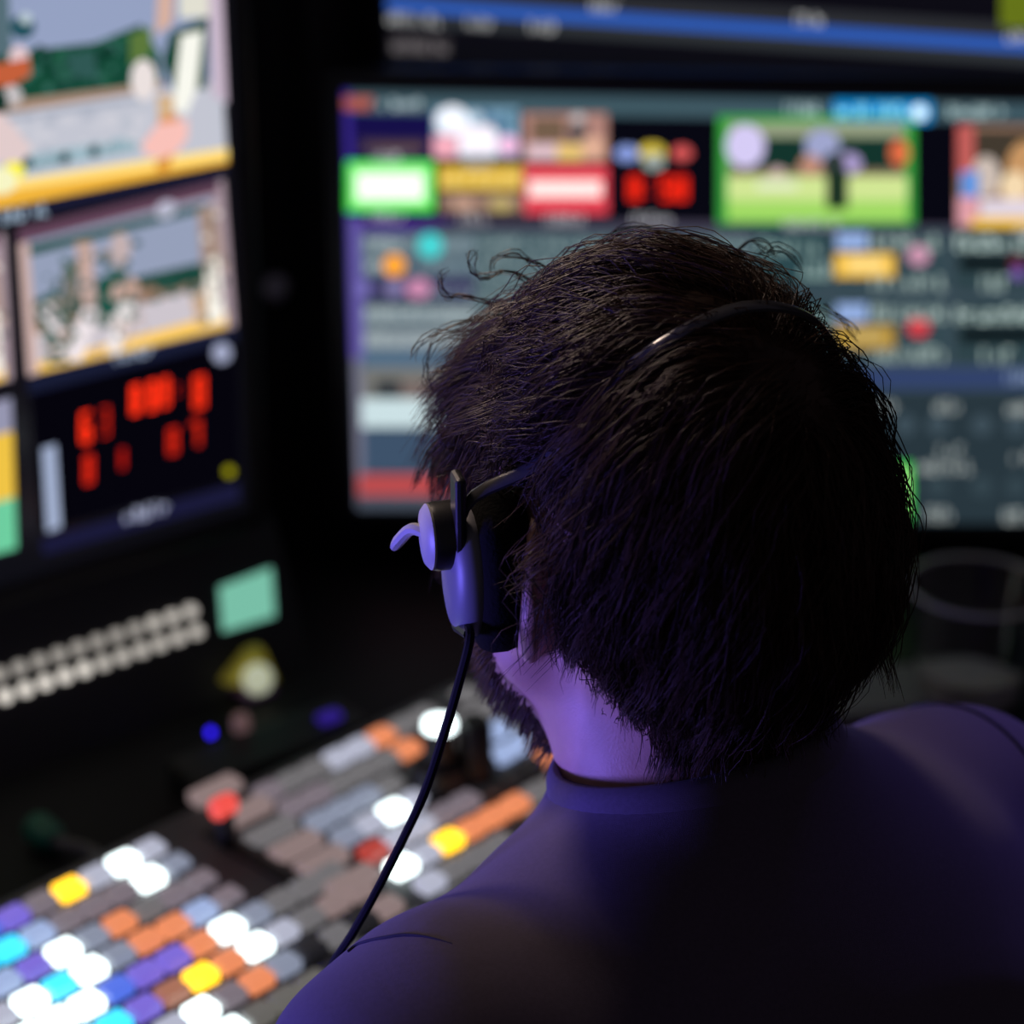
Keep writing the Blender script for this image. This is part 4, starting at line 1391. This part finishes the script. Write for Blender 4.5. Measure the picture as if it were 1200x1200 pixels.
# ribbed collar: a band standing on the shirt round the neck opening
n_ = Vector(CN).normalized()
cc = Vector((0, -0.036, 1.158 - 0.30 / 0.954 * 0.064))
ex = Vector((1, 0, 0))
ey = n_.cross(ex).normalized()
loop = []
NS = 64
for k in range(NS):
    t = 2 * math.pi * k / NS
    d = ex * math.cos(t) + ey * math.sin(t)
    hit = shirt_bvh.ray_cast(cc - n_ * 0.006 + d * 0.3, -d, 0.29)
    loop.append((hit[0] if hit[0] is not None else cc + d * 0.08, d))
rad = [(p - cc).dot(d) for p, d in loop]
rad = [(rad[k - 2] + rad[k - 1] + rad[k] + rad[(k + 1) % NS] + rad[(k + 2) % NS]) / 5 for k in range(NS)]
prof = [(0.0008, -0.017), (0.0020, -0.012), (0.0005, -0.002), (-0.0020, 0.003), (-0.0050, 0.0035), (-0.0070, 0.001), (-0.0075, -0.010)]
cv_, cf_ = [], []
for k in range(NS):
    d = loop[k][1]
    for (dr, dz) in prof:
        cv_.append(pw(cc - n_ * 0.0 + d * (rad[k] + dr) + n_ * dz))
np_ = len(prof)
for k in range(NS):
    for j in range(np_ - 1):
        a, b = k * np_ + j, ((k + 1) % NS) * np_ + j
        cf_.append((a, b, b + 1, a + 1))
mesh_obj('collar', cv_, cf_, m_shirt, shirt)
# shoulder seams: a thin raised line round each armhole
def shirt_hit(px, py):
    r_ = ray(px, py)
    o_ = CAM - Vector((HEAD.x, HEAD.y, 0))
    lo_ = Vector((PC * o_.x + PS * o_.y, -PS * o_.x + PC * o_.y, o_.z))
    ld_ = Vector((PC * r_.x + PS * r_.y, -PS * r_.x + PC * r_.y, r_.z)).normalized()
    h_ = shirt_bvh.ray_cast(lo_, ld_, 3.0)
    return None if h_[0] is None else pw(h_[0] + h_[1] * 0.0002)


sp_ = [p for p in (shirt_hit(x, y) for x, y in ((408, 1116), (418, 1108), (432, 1103), (452, 1099), (474, 1096), (500, 1098), (530, 1106))) if p is not None]
if len(sp_) > 3:
    MB().tube(spline(sp_, 40), [0.0009] * 24 + [0.0009 - 0.00005 * k for k in range(16)], 6).build('seam', mat('seam_thread', (0.010, 0.008, 0.02), 0.9), shirt)
for sh, el in ((SHR, ELR),):
    ax = (Vector(el) - Vector(sh)).normalized()
    s = -1 if sh[0] < 0 else 1
    pn = Vector((s * 0.93, 0.0, -0.30)).normalized()
    c0 = Vector(sh) + Vector((-s * 0.012, 0, -0.02))
    a_ = Vector((0, 1, 0))
    b_ = pn.cross(a_).normalized()
    if b_.z < 0:
        b_ = -b_
    pts = []
    for k in range(49):
        t = 2 * math.pi * k / 48 - math.pi / 2
        d = a_ * math.cos(t) + b_ * math.sin(t)
        h_ = shirt_bvh.ray_cast(c0 + d * 0.16, -d, 0.16)
        if h_[0] is not None and h_[0].z > 0.97:
            pts.append(pw(h_[0] + h_[1] * 0.0004))
        elif len(pts) > 3:
            break
    if len(pts) > 4:
        MB().tube(spline(pts, 60), 0.0011, 6).build('seam', mat('seam_thread', (0.010, 0.008, 0.02), 0.9), shirt)

# ------------------------------------------------------------------ hair
hb = np.stack([DC * bv[:, 0] + DS * bv[:, 1], -DS * bv[:, 0] + DC * bv[:, 1], bv[:, 2]], 1)      # body surface in head space
head_sel = hb[:, 2] > 1.10
body_bvh = BVHTree.FromPolygons([tuple(p) for p in hb], [tuple(int(i) for i in f) for f in bq if head_sel[f].all()])
LINE_A = [0, 40, 62, 76, 84, 92, 106, 116, 130, 146, 165, 180]
LINE_Z = [0.060, 0.058, 0.040, 0.000, -0.026, 0.016, 0.026, 0.006, -0.032, -0.060, -0.080, -0.084]


def hairline(p):
    az = np.degrees(np.abs(np.arctan2(p[..., 0], p[..., 1] + 0.004)))
    return np.interp(az, LINE_A, LINE_Z)


def thick(q):
    """depth of the hair over the scalp, q from the head centre"""
    t = 0.009 + 0.0055 * np.clip((q[..., 2] - 0.01) / 0.09, 0, 1) + 0.006 * np.clip(-q[..., 1] / 0.09, 0, 1) * np.clip((q[..., 2] + 0.09) / 0.08, 0, 1)
    t = t + 0.006 * np.clip((q[..., 1] - 0.03) / 0.05, 0, 1) * np.clip((q[..., 2] - 0.03) / 0.05, 0, 1)
    return t


HC = np.array((0, 0, HZ))
# cap of hair mass under the strands
vq = hb - HC
inh = ((vq[:, 2] - hairline(vq)) > -0.004) & ~((np.abs(vq[:, 0]) > 0.064) & (vq[:, 1] > -0.046) & (vq[:, 1] < 0.02) & (vq[:, 2] < 0.022))
fm = inh[bq].all(1) & head_sel[bq].all(1)
capq = bq[fm]
uid, inv = np.unique(capq, return_inverse=True)
capq = inv.reshape(capq.shape)
me_tmp = bpy.data.meshes.new('tmp')
me_tmp.from_pydata([tuple(p) for p in hb], [], [tuple(int(i) for i in f) for f in bq])
me_tmp.update()
nrm = np.empty(len(hb) * 3, np.float32)
me_tmp.vertices.foreach_get('normal', nrm)
nrm = nrm.reshape(-1, 3)[uid]
bpy.data.meshes.remove(me_tmp)
cq = hb[uid] - HC
edge = np.clip((cq[:, 2] - hairline(cq)) / 0.03, 0, 1)
edge = edge * edge * (3 - 2 * edge)
lump = 0.75 + 0.25 * np.sin(cq[:, 0] * 130 + 4 * np.sin(cq[:, 2] * 70)) * np.sin(cq[:, 2] * 60 + cq[:, 1] * 50)
capv = hb[uid] + nrm * (0.0008 + edge * thick(cq) * 0.62 * lump)[:, None]
capv = relax(capv, capq, 4)

WH = np.array((0.020, -0.080, 0.060))          # whorl at the crown, from the head centre


def flow(q):
    out = q - WH
    out /= np.linalg.norm(out) + 1e-6
    top = min(max((q[2] - 0.015) / 0.05, 0), 1)
    fr = min(max((q[1] + 0.05) / 0.06, 0), 1)
    v = out * 0.8 + np.array((-0.55 * top * fr, 0.45 * top * fr, -0.95 * (1 - top * fr)))
    return v / (np.linalg.norm(v) + 1e-6)


SEGS = 12
cand = hb[uid]
cn_ = len(cand)
guides = []
gr_ = np.random.default_rng(5)
near_w = np.argsort(np.linalg.norm(cand - HC - WH, axis=1))[:260]
for gi in range(1080):
    k = int(gr_.integers(cn_))
    if gi > 1000:
        k = int(near_w[int(gr_.integers(len(near_w)))])
    q = cand[k] - HC
    marg = q[2] - float(hairline(q))
    if marg < -0.002 or (abs(q[0]) > 0.062 and -0.050 < q[1] < 0.022 and q[2] < 0.024):
        continue
    up = min(max((q[2] + 0.02) / 0.10, 0), 1)
    L = 0.052 + 0.070 * up + gr_.uniform(-0.008, 0.016)
    if q[1] < -0.03 and q[2] < -0.04:
        L = 0.016 + gr_.uniform(0, 0.010)
    azd = math.degrees(abs(math.atan2(q[0], q[1] + 0.004)))
    if 70 < azd < 150:
        L = min(L, max(0.007, marg * 0.9) if azd < 122 else max(0.012, marg * 0.95 + 0.006))
    front = q[2] > 0.03 and q[1] > 0.0
    if front:
        L += gr_.uniform(0.0, 0.035)
    H_ = float(thick(q)) * min(1.0, 0.25 + marg / 0.03) * gr_.uniform(0.35, 1.05)
    p = Vector(cand[k])
    pts = [p.copy()]
    st = L / (SEGS - 1)
    vel = None
    ph = 3.0 * math.sin(q[0] * 38 + 1.3) + 3.0 * math.sin(q[1] * 34 + q[2] * 41) + gr_.normal(0, 0.45)
    wav = gr_.uniform(0.2, 0.55) * (1.25 if q[2] > 0 else 0.5)
    free = gr_.uniform(0.6, 0.9) if front else (1.1 if gr_.random() < 0.9 else 0.8)
    for j in range(1, SEGS):
        s = j / (SEGS - 1)
        qq = np.array(p) - HC
        f = Vector(flow(qq))
        side = f.cross(Vector(qq).normalized())
        f = (f + side * wav * math.sin(ph + s * L / 0.011)).normalized()
        if vel is None:
            vel = f
        if s < free:
            vel = (vel * 0.35 + f * 0.65).normalized()
            p = p + vel * st
            loc, nn, _, _ = body_bvh.find_nearest(p)
            if loc is not None:
                hh = H_ * (1 - math.exp(-s * L / 0.016)) + 0.001
                hh *= 1 + 0.12 * math.sin(ph * 2 + s * L / 0.009)
                db = abs((loc[1]) * 0.893 + (loc[2] - HZ) * 0.45)          # distance from the headband's plane
                if loc[2] > HZ + 0.01 and db < 0.014:
                    hh = min(hh, 0.006 + 0.012 * (db / 0.014) ** 2)
                p = loc + nn * hh
        else:
            loc, nn, _, _ = body_bvh.find_nearest(p)
            vel = (vel * 0.8 + f * 0.3 + Vector((0, 0, -0.42)) + side * 0.6 * math.sin(ph + s * 13)).normalized()
            p = p + vel * st
            loc, nn, dd, _ = body_bvh.find_nearest(p)
            if loc is not None and (p - loc).dot(nn) < 0.004:
                p = loc + nn * 0.004
        pts.append(p.copy())
    guides.append((np.array([tuple(a) for a in pts]), L, q))

strands, radii = [], []
for (g, L, q) in guides:
    nch = 27
    root = gr_.normal(0, 0.0056, (nch, 3))
    tipk = gr_.uniform(0.25, 0.75)
    s = np.linspace(0, 1, SEGS)
    for c_ in range(nch):
        am = gr_.uniform(0.0003, 0.0012)
        phs = gr_.uniform(0, 6.28, 3)
        fq_ = gr_.uniform(7, 15)
        off = root[c_][None, :] * (1 - (1 - tipk) * s)[:, None]
        wob = np.stack([np.sin(phs[i] + fq_ * s) for i in range(3)], 1) * am * (s[:, None] ** 0.7)
        a = g + off + wob
        if gr_.random() < 0.3:
            cut = int(gr_.integers(SEGS - 5, SEGS))
            t_ = np.linspace(0, cut, SEGS)
            a = np.stack([np.interp(t_, np.arange(SEGS), a[:, i]) for i in range(3)], 1)
        ey_ = np.abs(a[:, 0]) > 0.052
        if (ey_ & (((a[:, 1] + 0.008) / 0.040) ** 2 + ((a[:, 2] - HZ + 0.012) / 0.042) ** 2 < 1)).any():
            continue
        strands.append(a)
        radii.append(gr_.uniform(0.00020, 0.00034))
# loose curls standing off the outline at the front left and on the top
LOOSE = [
    [(540, 345), (528, 350), (518, 338), (517, 322), (520, 314)],
    [(592, 318), (570, 325), (556, 316), (553, 300), (558, 292)],
    [(620, 305), (600, 296), (580, 302), (574, 320)],
    [(560, 372), (530, 384), (504, 392), (488, 406), (482, 420)],
    [(575, 388), (540, 390), (512, 398), (502, 418), (502, 450), (510, 462), (530, 466)],
    [(560, 420), (530, 428), (508, 436), (503, 444)],
    [(560, 470), (535, 470), (517, 464), (508, 452)],
    [(580, 500), (548, 512), (520, 508), (516, 490), (528, 480)],
    [(590, 530), (560, 524), (530, 528), (518, 512), (514, 490)],
    [(590, 545), (560, 548), (534, 552), (512, 558)],
    [(600, 560), (570, 556), (545, 566), (534, 572)],
    [(560, 500), (536, 500), (524, 486), (532, 474)],
    [(700, 290), (720, 272), (750, 266), (790, 276), (820, 292)],
    [(860, 300), (880, 284), (900, 290), (912, 302)],
    [(890, 300), (912, 290), (930, 300), (940, 316)],
    [(960, 360), (985, 372), (998, 386), (1004, 400)],
    [(560, 430), (530, 448), (520, 470), (540, 486), (556, 476)],
]
for poly_ in LOOSE:
    fx_, fy_ = poly_[0]
    if fx_ < 650:
        poly_ = [(fx_ + (690 - fx_) * 0.62, fy_ + (400 - fy_) * 0.40), (fx_ + (690 - fx_) * 0.28, fy_ + (400 - fy_) * 0.14)] + poly_
    for r_ in range(5):
        jit = gr_.normal(0, 3.4, (len(poly_), 2))
        dep = 1.035 if fx_ < 640 else 1.05
        if fy_ > 480:
            dep = 1.02
        pts = [at_depth(x + jit[i][0], y + jit[i][1], dep + 0.004 * r_ - 0.02 + gr_.normal(0, 0.003)) for i, (x, y) in enumerate(poly_)]
        sp = spline(pts, SEGS)
        arr = np.array([(HC_ * (p.x - HEAD.x) + HS_ * (p.y - HEAD.y), -HS_ * (p.x - HEAD.x) + HC_ * (p.y - HEAD.y), p.z) for p in sp])
        strands.append(arr)
        radii.append(gr_.uniform(0.00024, 0.0004))


def strand_mesh(strands, radii):
    S = np.array(strands)
    n, k, _ = S.shape
    R_ = np.array(radii)[:, None] * np.interp(np.linspace(0, 1, k), [0, 0.5, 0.85, 1], [1, 1, 0.75, 0.25])[None, :]
    T_ = np.gradient(S, axis=1)
    T_ /= np.linalg.norm(T_, axis=2, keepdims=True) + 1e-9
    ref = np.array((0.3, 0.5, 0.81))
    A = np.cross(T_, ref)
    A /= np.linalg.norm(A, axis=2, keepdims=True) + 1e-9
    Bn = np.cross(T_, A)
    ring = []
    for m_ in range(3):
        t = 2 * math.pi * m_ / 3
        ring.append(S + (A * math.cos(t) + Bn * math.sin(t)) * R_[:, :, None])
    V = np.stack(ring, 2)                # n,k,3,3
    idx = np.arange(n * k * 3).reshape(n, k, 3)
    q = []
    for m_ in range(3):
        m2 = (m_ + 1) % 3
        q.append(np.stack([idx[:, :-1, m_], idx[:, :-1, m2], idx[:, 1:, m2], idx[:, 1:, m_]], -1).reshape(-1, 4))
    return V.reshape(-1, 3), np.concatenate(q)


hv, hq = strand_mesh(strands, radii)
m_hair = mat('hair_dark_brown', (0.040, 0.020, 0.011), 0.40, spec=0.18, noise=0.45, nscale=60)
np_mesh('hair', hw_arr(np.concatenate([capv, hv])), np.concatenate([capq, hq + len(capv)]), m_hair, person)

# beard along the jaw
bs, br_ = [], []
bcand = hb[(hb[:, 2] > HZ - 0.125) & (hb[:, 2] < HZ - 0.035) & (hb[:, 1] > 0.012) & (np.abs(hb[:, 0]) < 0.09)]
for i in range(2600):
    p = bcand[int(gr_.integers(len(bcand)))]
    q = p - HC
    if q[1] > 0.075 and q[2] > -0.055 and abs(q[0]) < 0.035:
        continue
    if q[2] > -0.05 and q[1] > 0.045:
        continue
    loc, nn, _, _ = body_bvh.find_nearest(Vector(p))
    d = (nn * 0.7 + Vector((0, 0.25, -0.8)) + Vector(gr_.normal(0, 0.25, 3))).normalized()
    L = gr_.uniform(0.006, 0.013)
    s = np.linspace(0, 1, 5)[:, None]
    o_ = gr_.normal(0, 0.0015, 3)
    bs.append(p + o_ + s * np.array(d) * L + s ** 2 * np.array((0, 0.0, -0.003)))
    br_.append(0.0004)
xv, xq = strand_mesh(bs, br_)
np_mesh('beard', hw_arr(xv), xq, m_hair, person)

# ------------------------------------------------------------------ headset
m_hs = mat('headset_black_plastic', (0.010, 0.010, 0.011), 0.35)
m_foam = mat('headset_foam', (0.006, 0.006, 0.006), 0.95, bump=0.4, bscale=500, spec=0.05)
m_hsg = mat('headset_grey_plastic', (0.42, 0.41, 0.40), 0.42)
m_hss = mat('headset_slate_plastic', (0.16, 0.16, 0.18), 0.45)
EC = (-0.087, 0.002, HZ - 0.006)
hs = empty('headset', hw(EC), 'black single-ear headset with a dangling cable on the head', 'headset')
LX = Vector((-math.cos(0.24), -math.sin(0.24), 0))              # outward from the left ear
LY = Vector((-math.sin(0.24), math.cos(0.24), 0))               # ahead
ec = hw(EC)


def ov_lathe(c, axis, prof, sy, sz, seg=28):
    """oval turned shape: radius scaled along 'ahead' and 'up'"""
    vs_, fs_ = [], []
    for r, h in prof:
        for k in range(seg):
            t = 2 * math.pi * k / seg
            vs_.append(c + axis * h + LY * (math.cos(t) * r * sy) + Z * (math.sin(t) * r * sz))
    n = len(prof)
    for i in range(n - 1):
        for k in range(seg):
            k2 = (k + 1) % seg
            fs_.append((i * seg + k, i * seg + k2, (i + 1) * seg + k2, (i + 1) * seg + k))
    fs_.append(tuple(range(seg)))
    fs_.append(tuple((n - 1) * seg + k for k in range(seg)))
    return MB().add(vs_, fs_)


ov_lathe(ec + Z * -0.004, LX, [(0.022, -0.017), (0.031, -0.016), (0.036, -0.012), (0.038, -0.006), (0.038, 0.001), (0.036, 0.005), (0.031, 0.007)], 0.88, 1.0).build('ear_cushion', m_foam, hs, sharp=80)
ov_lathe(ec + Z * -0.004, LX, [(0.028, 0.005), (0.030, 0.007), (0.029, 0.012), (0.024, 0.017), (0.010, 0.018)], 0.80, 1.0).build('ear_cup', m_hss, hs, sharp=70)
pv = ec + LX * 0.014 + Z * 0.014 + LY * 0.002
MB().lathe(pv, LX, [(0.0155, 0.0), (0.0155, 0.009), (0.0150, 0.011)], 26).build('boom_pivot', m_hs, hs)
piv = MB().lathe(pv + LX * 0.0105, LX, [(0.0145, 0.0), (0.0148, 0.0015), (0.0125, 0.0035), (0.004, 0.0045)], 26).build('pivot_cap', m_hsg, hs)
bm_ = pv + LX * 0.011
MB().tube(spline([bm_ + LY * 0.002, bm_ + LX * 0.006 + LY * 0.010 - Z * 0.000, bm_ + LX * 0.010 + LY * 0.018 - Z * 0.008, bm_ + LX * 0.0125 + LY * 0.022 - Z * 0.014], 12), [0.0028] * 9 + [0.0026, 0.0024, 0.0018], 8).build('microphone_boom', m_hsg, hs)
# headband, over the crown and down to the other temple
BANDP = [Vector((-0.103, 0.000, HZ + 0.004)), Vector((-0.099, -0.006, HZ + 0.030))]
for k in range(2, 10):
    t = math.pi * k / 10
    d = Vector((-math.cos(t), -0.45 * math.sin(t), 0.893 * math.sin(t))).normalized()
    h_ = body_bvh.ray_cast(Vector((0, 0, HZ)) + d * 0.3, -d, 0.3)
    BANDP.append(h_[0] + d * {1: 0.015, 2: 0.010, 3: 0.008, 4: 0.0125, 5: 0.0165, 6: 0.0165, 7: 0.0155, 8: 0.012, 9: 0.013}[k])
BANDP.append(Vector((0.092, -0.004, HZ + 0.030)))
bp = spline(BANDP, 48)
vs_, fs_ = [], []
for i, p in enumerate(bp):
    t = (bp[min(i + 1, 47)] - bp[max(i - 1, 0)]).normalized()
    nrm_ = (p - Vector((0, -0.02, HZ))).normalized()
    sd = t.cross(nrm_).normalized()
    nrm_ = sd.cross(t).normalized()
    for a, b in ((-0.0032, -0.0010), (-0.0032, 0.0006), (-0.0018, 0.0013), (0.0018, 0.0013), (0.0032, 0.0006), (0.0032, -0.0010)):
        vs_.append(hw(p + sd * a + nrm_ * b))
for i in range(47):
    for k in range(6):
        k2 = (k + 1) % 6
        fs_.append((i * 6 + k, i * 6 + k2, (i + 1) * 6 + k2, (i + 1) * 6 + k))
fs_.append(tuple(range(6)))
fs_.append(tuple(47 * 6 + k for k in range(6)))
mesh_obj('headband', vs_, fs_, mat('headband_gloss', (0.05, 0.05, 0.055), 0.22, spec=0.6), hs, autosharp=40)
MB().box(hw((-0.103, -0.002, HZ + 0.016)), LY, LX, Z, 0.014, 0.005, 0.050, 0.002).build('slider_yoke', m_hs, hs, smooth=False)
MB().box(hw((0.092, -0.008, HZ + 0.035)), LY, LX, Z, 0.022, 0.010, 0.040, 0.004).build('temple_pad', m_foam, hs, smooth=False)
# cable with its strain relief
c0 = ec + LX * 0.012 - Z * 0.030
cab = [(556, 716, (c0 - CAM).dot(FWD)), (551, 745, 0.945), (538, 800, 0.955), (521, 858, 0.965), (497, 930, 0.975), (466, 996, 0.985), (437, 1052, 0.99), (413, 1094, 1.0), (385, 1140, 1.02), (350, 1230, 1.06), (330, 1330, 1.10)]
cps = [c0] + [at_depth(*c_) for c_ in cab[1:]]
MB().tube(spline(cps, 70), 0.0021, 8).build('cable', mat('cable_black_rubber', (0.006, 0.006, 0.006), 0.8, spec=0.15), hs)
MB().tube([c0 + Z * 0.008, c0, cps[0] + (cps[1] - cps[0]) * 0.9], [0.0045, 0.0045, 0.0026], 10).build('strain_relief', m_hs, hs)

# ------------------------------------------------------------------ office chair (below the frame)
m_seat = mat('chair_fabric_black', (0.012, 0.012, 0.013), 0.9, bump=0.3, bscale=500)
ch = empty('office_chair', pw((0, 0, 0)), 'black swivel office chair under the person', 'chair')
CX, CY = Vector((PC, PS, 0)), Vector((-PS, PC, 0))
MB().box(pw((0, 0.06, 0.416)), CX, CY, Z, 0.46, 0.46, 0.07, 0.025).build('seat', m_seat, ch)
MB().box(pw((0, -0.205, 0.70)), CX, CY, Z, 0.40, 0.05, 0.34, 0.022).build('backrest', m_seat, ch)
MB().tube(spline([pw((0, -0.10, 0.40)), pw((0, -0.25, 0.42)), pw((0, -0.245, 0.60))], 12), 0.016, 8).build('back_bracket', m_steel, ch)
MB().lathe(pw((0, 0.04, 0.09)), Z, [(0.03, 0.0), (0.03, 0.16), (0.02, 0.17), (0.02, 0.295)], 16).build('gas_column', m_steel, ch)
for k in range(5):
    t = 2 * math.pi * k / 5 + 0.3
    e_ = pw((0.28 * math.cos(t), 0.04 + 0.28 * math.sin(t), 0.075))
    MB().tube([pw((0, 0.04, 0.11)), e_], [0.022, 0.014], 8).build('base_arm', m_steel, ch)
    MB().lathe(e_ + Vector((-0.012, 0, -0.045)), RGT, [(0.024, 0), (0.0285, 0.004), (0.0285, 0.020), (0.024, 0.024)], 14).build('caster', m_steel, ch)
